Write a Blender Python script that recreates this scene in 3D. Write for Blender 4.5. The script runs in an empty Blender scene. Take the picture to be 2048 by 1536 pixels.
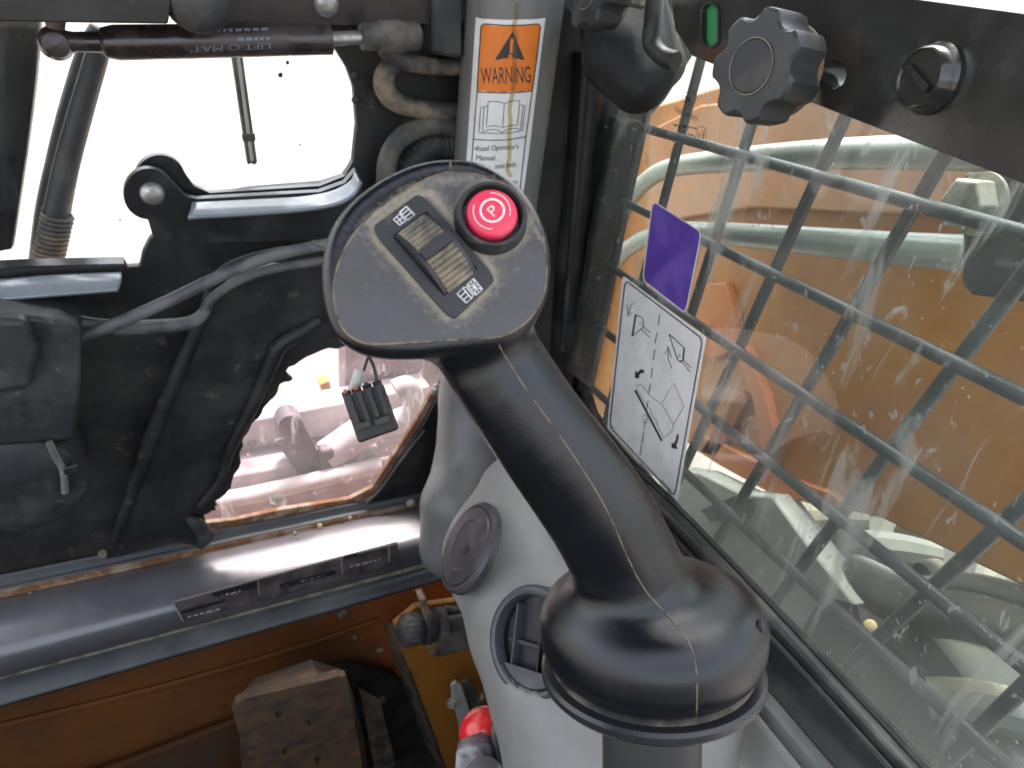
import bpy, math, random
import numpy as np
from mathutils import Vector, Matrix
from mathutils.bvhtree import BVHTree
from mathutils.geometry import delaunay_2d_cdt, tessellate_polygon
random.seed(5); np.random.seed(5)
SC = bpy.context.scene; COL = SC.collection
# ------------------------------------------------------------------ camera
FPX = 1426.0
F_ = np.array([-425., -966., FPX]); F_ /= np.linalg.norm(F_)
D_ = np.array([-304., 2240., FPX]); D_ -= F_*(D_@F_); D_ /= np.linalg.norm(D_)
R_ = np.cross(D_, F_)
MW = np.array([R_, F_, -D_])                    # camera vector (right, down, ahead) -> world
EYE = np.array([0., 0., 1.55])
cam = bpy.data.objects.new('camera', bpy.data.cameras.new('camera')); COL.objects.link(cam)
m = np.eye(4); m[:3, 0] = MW[:, 0]; m[:3, 1] = -MW[:, 1]; m[:3, 2] = -MW[:, 2]; m[:3, 3] = EYE
cam.matrix_world = Matrix(m.tolist())
cam.data.sensor_width = 36; cam.data.lens = FPX/2048*36
cam.data.clip_start = .01; cam.data.clip_end = 3000
cam.data.dof.use_dof = True; cam.data.dof.focus_distance = .42; cam.data.dof.aperture_fstop = 16
SC.camera = cam
# ------------------------------------------------------------------ light
SUN_EL, SUN_AZ = 66., 8.                       # azimuth clockwise from +Y
w = bpy.data.worlds.new('World'); SC.world = w; w.use_nodes = True
nt = w.node_tree; bg = nt.nodes['Background']; sky = nt.nodes.new('ShaderNodeTexSky')
sky.sky_type = 'NISHITA'; sky.sun_disc = False; sky.sun_elevation = math.radians(SUN_EL); sky.sun_rotation = math.radians(SUN_AZ)
sky.dust_density = 4.0; sky.air_density = 1.0; sky.ozone_density = 1.0
hs_ = nt.nodes.new('ShaderNodeHueSaturation'); hs_.inputs['Saturation'].default_value = .38   # thin white cloud over the whole sky
nt.links.new(sky.outputs[0], hs_.inputs['Color']); nt.links.new(hs_.outputs[0], bg.inputs[0]); bg.inputs[1].default_value = .15
sl = bpy.data.lights.new('sun', 'SUN'); sl.energy = 1.5; sl.angle = math.radians(10); sl.color = (1, .96, .9)
so = bpy.data.objects.new('sun', sl); COL.objects.link(so)
az, el = math.radians(SUN_AZ), math.radians(SUN_EL)
sd = Vector((math.sin(az)*math.cos(el), math.cos(az)*math.cos(el), math.sin(el)))
so.rotation_euler = sd.to_track_quat('Z', 'Y').to_euler(); so.location = sd*5
SC.view_settings.view_transform = 'Standard'; SC.view_settings.look = 'None'
SC.view_settings.exposure = 2.3; SC.view_settings.gamma = 1
# ------------------------------------------------------------------ geometry helpers
def ray(px, py): return MW @ np.array([(px-1024)/FPX, (py-768)/FPX, 1.])
def P(px, py, z): return EYE + ray(px, py)*z                     # by distance ahead of the camera
def PX(px, py, x): r = ray(px, py); return EYE + r*(x/r[0])      # on the side plane x
def proj(p):
    v = MW.T @ (np.asarray(p)-EYE); return (v[0]/v[2]*FPX+1024, v[1]/v[2]*FPX+768, v[2])
hv = MW @ np.array([2926., -568., FPX]); hv[2] = 0; HV = hv/np.linalg.norm(hv)  # along the front wall, to the right
NV = np.array([HV[1], -HV[0], 0.]); FA = np.array([.37, .95, 1.55])             # NV points to the camera side
if NV @ (EYE-FA) < 0: NV = -NV
def PN(px, py, A, N): r = ray(px, py); return EYE + r*(((A-EYE)@N)/(r@N))
def PF(px, py, off=0.): return PN(px, py, FA+NV*off, NV)
UP = np.array([0., 0., 1.])
def unit(v): v = np.asarray(v, float); return v/np.linalg.norm(v)
def smooth_path(pts, n=8, closed=False):
    p = [np.asarray(q, float) for q in pts]; L = len(p); out = []
    for i in range(L if closed else L-1):
        g = (lambda k: p[k % L]) if closed else (lambda k: p[min(max(k, 0), L-1)])
        a, b, c, d = g(i-1), g(i), g(i+1), g(i+2)
        for k in range(n):
            t = k/n; out.append(.5*((2*b)+(c-a)*t+(2*a-5*b+4*c-d)*t*t+(3*b-a-3*c+d)*t**3))
    if not closed: out.append(p[-1])
    return out
def tag(o, label=None, cat=None, group=None, kind=None):
    if label: o['label'] = label
    if cat: o['category'] = cat
    if group: o['group'] = group
    if kind: o['kind'] = kind
    return o
def thing(name, label, cat, loc, group=None):
    o = bpy.data.objects.new(name, None); COL.objects.link(o); o.location = Vector(list(map(float, loc))); o.empty_display_size = .01
    return tag(o, label, cat, group)
def rootloc(o):
    while o is not None and o.parent is not None: o = o.parent
    return np.array(o.location) if o is not None else np.zeros(3)
def obj(name, V, Fc, mat, parent=None, smooth=True, bevel=0, angle=35, attrs=None, loc=None, seg=2):
    V = np.asarray(V, float); base = rootloc(parent) if parent is not None else (np.asarray(loc, float) if loc is not None else V.mean(0))
    me = bpy.data.meshes.new(name); me.from_pydata((V-base).tolist(), [], Fc if isinstance(Fc, list) else Fc.tolist()); me.update()
    if attrs:
        for k, a in attrs.items():
            at = me.attributes.new(k, 'FLOAT', 'POINT'); at.data.foreach_set('value', np.asarray(a, np.float32))
    me.materials.append(mat)
    o = bpy.data.objects.new(name, me); COL.objects.link(o)
    if parent is not None: o.parent = parent
    else: o.location = Vector(base.tolist())
    if bevel:
        b = o.modifiers.new('b', 'BEVEL'); b.width = bevel; b.segments = seg; b.limit_method = 'ANGLE'; b.angle_limit = math.radians(38)
    if smooth:
        me.polygons.foreach_set('use_smooth', [True]*len(me.polygons))
        try: me.set_sharp_from_angle(angle=math.radians(angle))
        except Exception: pass
    return o
class MB:
    def __init__(s): s.V = []; s.F = []
    def add(s, V, F):
        n = len(s.V); s.V += [list(map(float, v)) for v in V]; s.F += [[i+n for i in f] for f in F]; return s
    def build(s, name, mat, parent=None, **k): return obj(name, s.V, s.F, mat, parent, **k)
def tube_geo(pts, r, seg=12, cap=True):
    p = [np.asarray(q, float) for q in pts]; n = len(p); r = [r]*n if np.isscalar(r) else list(r)
    if len(r) != n: r = list(np.interp(np.linspace(0, 1, n), np.linspace(0, 1, len(r)), r))
    V = []; F = []; up = None
    for i in range(n):
        t = unit(p[min(i+1, n-1)]-p[max(i-1, 0)])
        if up is None: up = unit(np.cross(t, [.31, .52, .79]))
        up = unit(up - t*(up@t)); s = np.cross(t, up)
        for k in range(seg):
            a = 2*math.pi*k/seg; V.append(p[i]+(up*math.cos(a)+s*math.sin(a))*r[i])
    for i in range(n-1):
        for k in range(seg):
            a, b = i*seg+k, i*seg+(k+1) % seg; F.append([a, b, b+seg, a+seg])
    if cap: F.append(list(range(seg))[::-1]); F.append([(n-1)*seg+k for k in range(seg)])
    return V, F
def tube(name, pts, r, mat, parent=None, seg=12, n=6, curve=True, **k):
    q = smooth_path(pts, n) if curve and len(pts) > 2 else pts
    V, F = tube_geo(q, r, seg); return obj(name, V, F, mat, parent, **k)
def lathe_geo(C, ax, prof, seg=40, ref=None):
    ax = unit(ax); u = unit(np.cross(ax, [.3, .2, .9] if ref is None else ref)); v = np.cross(ax, u); V = []; F = []
    for (r, h) in prof:
        for k in range(seg):
            a = 2*math.pi*k/seg; V.append(np.asarray(C)+ax*h+(u*math.cos(a)+v*math.sin(a))*r)
    for i in range(len(prof)-1):
        for k in range(seg):
            a, b = i*seg+k, i*seg+(k+1) % seg; F.append([a, b, b+seg, a+seg])
    F.append(list(range(seg))[::-1]); F.append([(len(prof)-1)*seg+k for k in range(seg)])
    return V, F
def lathe(name, C, ax, prof, mat, parent=None, seg=40, **k):
    V, F = lathe_geo(C, ax, prof, seg); return obj(name, V, F, mat, parent, **k)
def slab_geo(pts, tv, holes=()):
    """planar polygon (3-D points) pushed along tv; holes cut right through"""
    loops = [list(map(np.asarray, pts))]+[list(map(np.asarray, h)) for h in holes]
    tv = np.asarray(tv, float); flat = [q for l in loops for q in l]; n = len(flat)
    nrm = unit(tv); u = unit(np.cross(nrm, [.3, .5, .8])); v = np.cross(nrm, u)
    tri = tessellate_polygon([[Vector((float(q@u), float(q@v), 0)) for q in l] for l in loops])
    V = [q for q in flat]+[q+tv for q in flat]; F = []
    for t in tri:
        a, b, c = t; N = np.cross(flat[b]-flat[a], flat[c]-flat[a])
        if N@tv > 0: a, b, c = a, c, b
        F.append([a, b, c]); F.append([a+n, c+n, b+n])
    k = 0
    for li, l in enumerate(loops):
        m = len(l)
        ar = sum(np.cross(l[i]-l[0], l[(i+1) % m]-l[0])@nrm for i in range(m))
        rev = (ar > 0) != (li > 0)
        for i in range(m):
            a, b = k+i, k+(i+1) % m
            F.append([a, b, b+n, a+n] if rev else [b, a, a+n, b+n])
        k += m
    return V, F
def slab(name, pts, tv, mat, parent=None, holes=(), **k):
    V, F = slab_geo(pts, tv, holes); k.setdefault('bevel', .0012); return obj(name, V, F, mat, parent, **k)
def box_geo(C, ux, uy, uz):
    C = np.asarray(C, float); V = [C+ux*a+uy*b+uz*c for a in (-1, 1) for b in (-1, 1) for c in (-1, 1)]
    return V, [[0, 1, 3, 2], [4, 6, 7, 5], [0, 4, 5, 1], [2, 3, 7, 6], [0, 2, 6, 4], [1, 5, 7, 3]]
def box(name, C, ux, uy, uz, mat, parent=None, **k):
    V, F = box_geo(C, np.asarray(ux, float), np.asarray(uy, float), np.asarray(uz, float)); k.setdefault('bevel', .001); return obj(name, V, F, mat, parent, **k)
def loft(name, rows, mat, parent=None, thick=.006, n=6, ns=4, **k):
    """rows of 3-D points (same count), skinned smoothly, then given thickness"""
    R2 = [smooth_path(r, n) for r in rows]
    R2 = np.array(R2)
    cols = [smooth_path(list(R2[:, j]), ns) for j in range(R2.shape[1])]
    G = np.array(cols); a, b = G.shape[:2]; V = G.reshape(-1, 3)
    F = [[i*b+j, (i+1)*b+j, (i+1)*b+j+1, i*b+j+1] for i in range(a-1) for j in range(b-1)]
    o = obj(name, V, F, mat, parent, **k)
    s = o.modifiers.new('s', 'SOLIDIFY'); s.thickness = thick; s.offset = 0
    return o
def flip_check(o): return o
# flat print laid on a surface: items are given in photograph pixels, fn turns a pixel into a point of the surface
_tc = {}
def text_geo(s):
    if s in _tc: return _tc[s]
    c = bpy.data.curves.new('t', 'FONT'); c.body = s; c.resolution_u = 3
    o = bpy.data.objects.new('t', c); COL.objects.link(o); dg = bpy.context.evaluated_depsgraph_get(); dg.update()
    me = o.evaluated_get(dg).to_mesh(); V = np.array([v.co[:2] for v in me.vertices]); F = [list(p.vertices) for p in me.polygons]
    o.evaluated_get(dg).to_mesh_clear(); bpy.data.objects.remove(o); bpy.data.curves.remove(c)
    V[:, 0] -= V[:, 0].min(); _tc[s] = (V, F); return V, F
def fill2d(pts, step=0):
    co = [Vector((float(a), float(b))) for a, b in pts]; ed = [(i, (i+1) % len(co)) for i in range(len(co))]
    if step:
        xs = [c.x for c in co]; ys = [c.y for c in co]; cc = list(co)
        def inside(x, y):
            r = False
            for i in range(len(cc)):
                a, b = cc[i], cc[i-1]
                if (a.y > y) != (b.y > y) and x < (b.x-a.x)*(y-a.y)/(b.y-a.y)+a.x: r = not r
            return r
        y = min(ys)+step*.5
        while y < max(ys):
            x = min(xs)+step*.5
            while x < max(xs):
                if inside(x, y): co.append(Vector((x, y)))
                x += step
            y += step
    v, e, f, *_ = delaunay_2d_cdt(co, ed, [list(range(len(ed)))], 1 if not step else 1, 1e-4)
    return [tuple(q) for q in v], [list(t) for t in f]
def ribbon(pts, w_, closed=False, dens=0):
    p = [np.array(q, float) for q in pts]
    if dens:
        q = []
        for i in range(len(p) if closed else len(p)-1):
            a, b = p[i], p[(i+1) % len(p)]; k = max(1, int(np.linalg.norm(b-a)/dens)); q += [a+(b-a)*j/k for j in range(k)]
        if not closed: q.append(p[-1])
        p = q
    n = len(p); V = []; F = []
    for i in range(n):
        if closed: a, b = p[i-1], p[(i+1) % n]
        else: a, b = p[max(i-1, 0)], p[min(i+1, n-1)]
        t = b-a; t = t/(np.linalg.norm(t)+1e-9); q = np.array([-t[1], t[0]])*w_/2; V += [p[i]+q, p[i]-q]
    for i in range(n if closed else n-1):
        a = 2*i; b = 2*((i+1) % n); F.append([a, a+1, b+1, b])
    return V, F
def art(name, fn, items, mat, parent, kind=None, label=None):
    mb = MB()
    for it in items:
        k = it[0]
        if k == 'poly': V, F = fill2d(it[1], it[2] if len(it) > 2 else 0)
        elif k == 'line': V, F = ribbon(it[1], it[2], it[3] if len(it) > 3 else False, it[4] if len(it) > 4 else 0)
        elif k == 'circ':
            (cx, cy), rx, ry, wd = it[1:5]; a0, a1 = it[5] if len(it) > 5 else (0, 360); rot = math.radians(it[6]) if len(it) > 6 else 0; N = 40
            q = []
            for j in range(N+1):
                a = math.radians(a0+(a1-a0)*j/N); x, y = rx*math.cos(a), ry*math.sin(a); q.append((cx+x*math.cos(rot)-y*math.sin(rot), cy+x*math.sin(rot)+y*math.cos(rot)))
            if a1-a0 >= 360: V, F = ribbon(q[:-1], wd, True)
            else: V, F = ribbon(q, wd)
        elif k == 'text':
            _, s, p0, p1, h = it[:5]; T, F = text_geo(s); wd = T[:, 0].max(); p0, p1, h = map(np.array, (p0, p1, h))
            V = [p0+(p1-p0)*(x/wd)+h*(y/.69) for x, y in T]
        mb.add([fn(float(v[0]), float(v[1])) for v in V], F)
    o = mb.build(name, mat, parent, smooth=False)
    if label: o['label'] = label
    return o
def worn(p0, p1, h, n):      # print too worn to read: a row of short strokes of uneven length
    p0, p1, h = np.array(p0, float), np.array(p1, float), np.array(h, float); out = []; t = 0.; rg = random.Random(int(p0[0]))
    while t < .97:
        w_ = rg.uniform(.5, 1.5)/n; a, b = p0+(p1-p0)*t, p0+(p1-p0)*min(t+w_, 1); out.append(('poly', [a, b, b+h*rg.uniform(.7, 1), a+h])); t += w_+.5/n
    return out
def rrect(c4, r=.12, n=5):
    c4 = [np.array(c, float) for c in c4]; out = []
    for i in range(4):
        a, b, c = c4[i-1], c4[i], c4[(i+1) % 4]; rr = r
        p, q = b+(a-b)*rr*(.6 if i % 2 else 1), b+(c-b)*rr*(1 if i % 2 else .6)
        for k in range(n+1):
            t = k/n; out.append((1-t)**2*p+2*t*(1-t)*b+t*t*q)
    return out
# signed-distance solids -> mesh (surface nets)
def sdf_mesh(fn, lo, hi, h):
    lo = np.asarray(lo, float); hi = np.asarray(hi, float); n = np.ceil((hi-lo)/h).astype(int)+1
    ax = [lo[i]+np.arange(n[i])*h for i in range(3)]
    X, Y, Z = np.meshgrid(*[a.astype(np.float32) for a in ax], indexing='ij')
    f = fn(X, Y, Z).astype(np.float32); s = f < 0
    c = np.zeros(tuple(n-1), np.int8)
    for a in (0, 1):
        for b in (0, 1):
            for d in (0, 1): c += s[a:n[0]-1+a, b:n[1]-1+b, d:n[2]-1+d]
    idx = np.argwhere((c > 0) & (c < 8)); m_ = len(idx); acc = np.zeros((m_, 3)); cnt = np.zeros(m_)
    for axis in range(3):
        o1, o2 = [k for k in range(3) if k != axis]
        for a in (0, 1):
            for b in (0, 1):
                i0 = idx.copy(); i0[:, o1] += a; i0[:, o2] += b; i1 = i0.copy(); i1[:, axis] += 1
                f0 = f[tuple(i0.T)]; f1 = f[tuple(i1.T)]; x = (f0 < 0) != (f1 < 0); t = np.where(x, f0/np.where(x, f0-f1, 1), 0)
                q = i0.astype(float); q[:, axis] += t; acc += q*x[:, None]; cnt += x
    V = lo+acc/cnt[:, None]*h
    ind = -np.ones(tuple(n-1), np.int64); ind[tuple(idx.T)] = np.arange(m_); F = []
    for axis in range(3):
        o1, o2 = [(1, 2), (2, 0), (0, 1)][axis]
        sl0 = [slice(None)]*3; sl1 = [slice(None)]*3; sl0[axis] = slice(0, -1); sl1[axis] = slice(1, None)
        a, b = s[tuple(sl0)], s[tuple(sl1)]; e = np.argwhere(a != b); e = e[(e[:, o1] > 0) & (e[:, o2] > 0) & (e[:, o1] < n[o1]-1) & (e[:, o2] < n[o2]-1)]
        q = []
        for (da, db) in ((0, 0), (1, 0), (1, 1), (0, 1)):
            g = e.copy(); g[:, o1] -= da; g[:, o2] -= db; q.append(ind[tuple(g.T)])
        Q = np.stack(q, 1); sg = s[tuple(e.T)]; Q[~sg] = Q[~sg][:, ::-1]; F.append(Q)
    F = np.concatenate(F); F = F[(F >= 0).all(1)]
    return V, F
def smin(a, b, k): h = np.clip(.5+.5*(b-a)/k, 0, 1); return b+(a-b)*h-k*h*(1-h)
def sd_caps(X, Y, Z, a, b, ra, rb):
    a = np.asarray(a, float); b = np.asarray(b, float); ab = b-a
    t = np.clip(((X-a[0])*ab[0]+(Y-a[1])*ab[1]+(Z-a[2])*ab[2])/(ab@ab), 0, 1).astype(np.float32)
    return np.sqrt((X-a[0]-t*ab[0])**2+(Y-a[1]-t*ab[1])**2+(Z-a[2]-t*ab[2])**2)-(ra+(rb-ra)*t)
# ------------------------------------------------------------------ materials
def M(name, col, rough=.5, metal=0., col2=None, sc=18., thr=(.45, .6), rough2=None, col3=None, sc3=60., thr3=(.6, .7), bump=0., bsc=300., spec=.5, coat=0., attr=None, acol=(.33, .25, .16), stretch=(1, 1, 1), mud=0., trans=0.):
    mt = bpy.data.materials.new(name); mt.use_nodes = True; t = mt.node_tree; B = t.nodes['Principled BSDF']; L = t.links.new
    B.inputs['Roughness'].default_value = rough; B.inputs['Metallic'].default_value = metal; B.inputs['Specular IOR Level'].default_value = spec; B.inputs['Coat Weight'].default_value = coat; B.inputs['Coat Roughness'].default_value = .12
    tc = t.nodes.new('ShaderNodeTexCoord'); mp = t.nodes.new('ShaderNodeMapping'); L(tc.outputs['Object'], mp.inputs[0]); mp.inputs['Scale'].default_value = stretch
    def noise(s, d=6, r=.6):
        n = t.nodes.new('ShaderNodeTexNoise'); n.inputs['Scale'].default_value = s; n.inputs['Detail'].default_value = d; n.inputs['Roughness'].default_value = r; L(mp.outputs[0], n.inputs[0]); return n.outputs[0]
    def ramp(src, a, b):
        r = t.nodes.new('ShaderNodeMapRange'); r.inputs[1].default_value = a; r.inputs[2].default_value = b; r.clamp = True; L(src, r.inputs[0]); return r.outputs[0]
    def mix(f, a, b):
        x = t.nodes.new('ShaderNodeMix'); x.data_type = 'RGBA'
        if f is not None: L(f, x.inputs[0])
        for s, i in ((a, 6), (b, 7)):
            if isinstance(s, tuple): x.inputs[i].default_value = (*s, 1)
            else: L(s, x.inputs[i])
        return x.outputs[2]
    def fmix(f, a, b):
        x = t.nodes.new('ShaderNodeMix'); x.data_type = 'FLOAT'; L(f, x.inputs[0])
        for s, i in ((a, 2), (b, 3)):
            if isinstance(s, (int, float)): x.inputs[i].default_value = s
            else: L(s, x.inputs[i])
        return x.outputs[0]
    # fine unevenness of tone and gloss everywhere
    v0 = ramp(noise(35, 4), .3, .75); dk = tuple(c*.82 for c in col); c = mix(v0, dk, col); rg = fmix(v0, max(rough-.07, .03), min(rough+.08, 1))
    if col2:
        f = ramp(noise(sc), *thr); c = mix(f, c, col2); rg = fmix(f, rg, rough2 if rough2 is not None else min(rough+.3, .95))
    if col3:
        f = ramp(noise(sc3, 8, .7), *thr3); c = mix(f, c, col3); rg = fmix(f, rg, .9)
    if attr:
        a = t.nodes.new('ShaderNodeAttribute'); a.attribute_name = attr
        ml = t.nodes.new('ShaderNodeMath'); ml.operation = 'MULTIPLY_ADD'; L(noise(380, 9, .8), ml.inputs[0]); ml.inputs[1].default_value = 1.3; L(a.outputs['Fac'], ml.inputs[2])
        f = ramp(ml.outputs[0], .98, 1.5); 
        m3 = t.nodes.new('ShaderNodeMath'); m3.operation = 'MULTIPLY'; L(f, m3.inputs[0]); m3.inputs[1].default_value = .8
        c = mix(m3.outputs[0], c, acol); rg = fmix(m3.outputs[0], rg, .95)
    L(c, B.inputs['Base Color']); L(rg, B.inputs['Roughness'])
    if bump:
        bm = t.nodes.new('ShaderNodeBump'); bm.inputs['Strength'].default_value = bump; bm.inputs['Distance'].default_value = .001; L(noise(bsc, 5), bm.inputs['Height']); L(bm.outputs[0], B.inputs['Normal'])
    return mt
DUST = (.30, .235, .16)
m_grip = M('grip_plastic', (.007, .0085, .011), .21, bump=.2, bsc=1400, col2=(.014, .015, .017), sc=22, thr=(.55, .85), rough2=.5, attr='dust', acol=(.26, .215, .15))
m_face = M('face_plastic', (.08, .08, .083), .62, bump=.35, bsc=1600, col2=(.075, .072, .068), sc=60, thr=(.5, .8), rough2=.8, attr='dust', acol=(.33, .28, .205))
m_bezel = M('bezel_plastic', (.028, .029, .032), .5, bump=.2, bsc=1500, col2=(.12, .1, .075), sc=120, thr=(.62, .8))
m_wheel = M('wheel_plastic', (.05, .047, .042), .55, col2=(.25, .21, .145), sc=110, thr=(.36, .62), rough2=.95, bump=.3, bsc=900)
m_dirt = M('dried_dust', (.36, .27, .17), .95, col2=(.22, .17, .11), sc=200)
m_groove = M('groove_dirt', (.25, .19, .12), .95, col2=(.05, .045, .04), sc=150, thr=(.45, .6))
m_red = M('red_plastic', (.78, .045, .10), .5, col2=(.80, .15, .2), sc=60, thr=(.55, .8), rough2=.6)
m_print = M('white_print', (.75, .75, .72), .6)
m_printg = M('grey_print', (.55, .54, .5), .7)
m_black = M('black_paint', (.016, .016, .017), .32, col2=(.035, .033, .03), sc=14, thr=(.5, .7), rough2=.6, col3=(.11, .095, .075), sc3=45, thr3=(.66, .8), bump=.15, bsc=200)
m_blackmatt = M('black_mat', (.016, .0155, .015), .55, col2=(.045, .042, .036), sc=12, thr=(.45, .72), col3=(.15, .13, .095), sc3=38, thr3=(.60, .78), bump=.5, bsc=90)
m_bar = M('bar_paint', (.028, .029, .026), .22, col2=(.07, .072, .07), sc=9, thr=(.58, .8), rough2=.45, col3=(.2, .2, .19), sc3=70, thr3=(.7, .82), bump=.08, bsc=150, coat=.4)
m_ledge_sheen = M('ledge_sky_sheen', (.26, .29, .32), .3, metal=.3, col2=(.2, .225, .24), sc=14, coat=.5)  # sky reflection on the ledges is put into the base colour
m_rubber = M('rubber', (.03, .031, .032), .55, col2=(.1, .095, .08), sc=20, thr=(.5, .75), bump=.2, bsc=300)
m_seal = M('seal_rubber', (.028, .03, .031), .35, col2=(.085, .085, .075), sc=14, thr=(.5, .72), stretch=(1, 1, 1))
m_tan = M('tan_dirt', (.3, .26, .19), .9, col2=(.12, .11, .09), sc=60)
m_grey = M('grey_trim', (.20, .198, .188), .5, col2=(.23, .22, .2), sc=8, thr=(.5, .8), bump=.15, bsc=900)
m_pillar = M('pillar_trim', (.17, .17, .163), .42, col2=(.25, .21, .15), sc=6, thr=(.62, .85), rough2=.6, bump=.1, bsc=900, stretch=(3, 3, .5))
m_cap = M('cap_plastic', (.045, .04, .044), .4, col2=(.09, .075, .072), sc=30, thr=(.5, .75))
m_ventrim = M('vent_plastic', (.05, .054, .06), .4, col2=(.14, .13, .13), sc=30, thr=(.55, .8))
m_orange = M('orange_paint', (.46, .180, .026), .4, col2=(.34, .115, .025), sc=5, thr=(.45, .7), col3=(.22, .15, .09), sc3=25, thr3=(.62, .75), bump=.1, bsc=60)
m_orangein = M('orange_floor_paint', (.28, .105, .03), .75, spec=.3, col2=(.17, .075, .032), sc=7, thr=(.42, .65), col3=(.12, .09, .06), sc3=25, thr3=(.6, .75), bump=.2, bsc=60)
m_galv = M('galvanised', (.5, .53, .5), .32, metal=.55, col2=(.42, .44, .41), sc=10, thr=(.45, .7), rough2=.5)
m_rod = M('mesh_rod_paint', (.028, .033, .037), .35, col3=(.16, .14, .11), sc3=60, thr3=(.6, .75), bump=.3, col2=(.065, .072, .075), sc=16, thr=(.48, .7), rough2=.7)
m_steel = M('zinc_steel', (.5, .5, .48), .35, metal=.8, col2=(.3, .28, .24), sc=60)
m_boltm = M('bolt_metal', (.5, .48, .42), .4, metal=.4, col2=(.3, .28, .2), sc=60)
m_rusty = M('rusty_metal', (.09, .08, .07), .7, col2=(.27, .19, .12), sc=26, thr=(.42, .6), col3=(.28, .1, .035), sc3=35, thr3=(.6, .7), bump=.8, bsc=120)
m_hose = M('hose_rubber', (.05, .05, .048), .7, col2=(.14, .125, .10), sc=20, thr=(.45, .65), bump=.3, bsc=200)
m_strut = M('strut_enamel', (.028, .02, .02), .22, col2=(.045, .035, .033), sc=30, coat=.3)
m_pedal = M('pedal_metal', (.075, .058, .045), .7, col2=(.17, .10, .05), sc=48, thr=(.36, .68), rough2=.9, col3=(.3, .1, .03), sc3=14, thr3=(.58, .68), bump=.8, bsc=120)
m_sill = M('sill_enamel', (.17, .17, .18), .34, metal=.35, col2=(.2, .2, .19), sc=10, thr=(.5, .75), rough2=.45, col3=(.33, .17, .09), sc3=38, thr3=(.66, .74), bump=.12, bsc=70, coat=.25)
m_ledge2 = M('sill_ledge_rubber', (.075, .082, .088), .5, col2=(.13, .135, .13), sc=8, thr=(.45, .7), col3=(.2, .16, .11), sc3=50, thr3=(.68, .8), bump=.2, bsc=100)
m_rust = M('rust', (.20, .095, .045), .9, col2=(.30, .23, .16), sc=40)
m_white = M('label_white', (.80, .80, .775), .4)
m_warn = M('label_orange', (.80, .20, .012), .4)
m_ink = M('ink', (.02, .022, .028), .5)
m_inkb = M('ink_blue_black', (.02, .03, .05), .5)
m_purple = M('purple_vinyl', (.11, .055, .37), .4, col2=(.13, .07, .38), sc=20)
m_green = M('green_plastic', (.05, .28, .1), .4)
m_drip = M('varnish_drip', (.42, .35, .24), .3)
m_cordg = M('pale_cord', (.06, .063, .064), .45, col2=(.13, .13, .125), sc=20)
m_cord = M('grey_cord', (.035, .037, .038), .5, col2=(.06, .06, .058), sc=20)
m_redball = M('red_knob', (.72, .02, .02), .25, col2=(.75, .08, .06), sc=50, coat=.4)
m_pale = M('pale_paint', (.60, .55, .54), .5, col2=(.45, .39, .39), sc=10, thr=(.45, .7), col3=(.45, .2, .1), sc3=22, thr3=(.66, .76))
m_mauve = M('faded_paint', (.36, .30, .30), .55, col2=(.22, .14, .16), sc=14, thr=(.4, .65), col3=(.38, .15, .08), sc3=16, thr3=(.6, .72))
m_mauved = M('greasy_steel', (.085, .055, .07), .5, col2=(.19, .15, .17), sc=25, thr=(.5, .75))
m_plate = M('plate_grey', (.48, .48, .45), .6, col2=(.36, .36, .32), sc=6)
m_tyre = M('dusty_tyre', (.035, .038, .033), .8, col2=(.1, .1, .08), sc=6, thr=(.42, .68), bump=.5, bsc=60)
m_lug = M('dusty_lug', (.16, .165, .15), .8, col2=(.25, .22, .14), sc=8, thr=(.45, .7), bump=.4, bsc=60)
m_copper = M('copper_seal', (.4, .14, .07), .6)
m_ground = M('ground', (.25, .22, .2), .95, col2=(.215, .185, .16), sc=3, thr=(.4, .7), col3=(.16, .13, .11), sc3=9, thr3=(.66, .72), bump=1., bsc=30)
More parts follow.
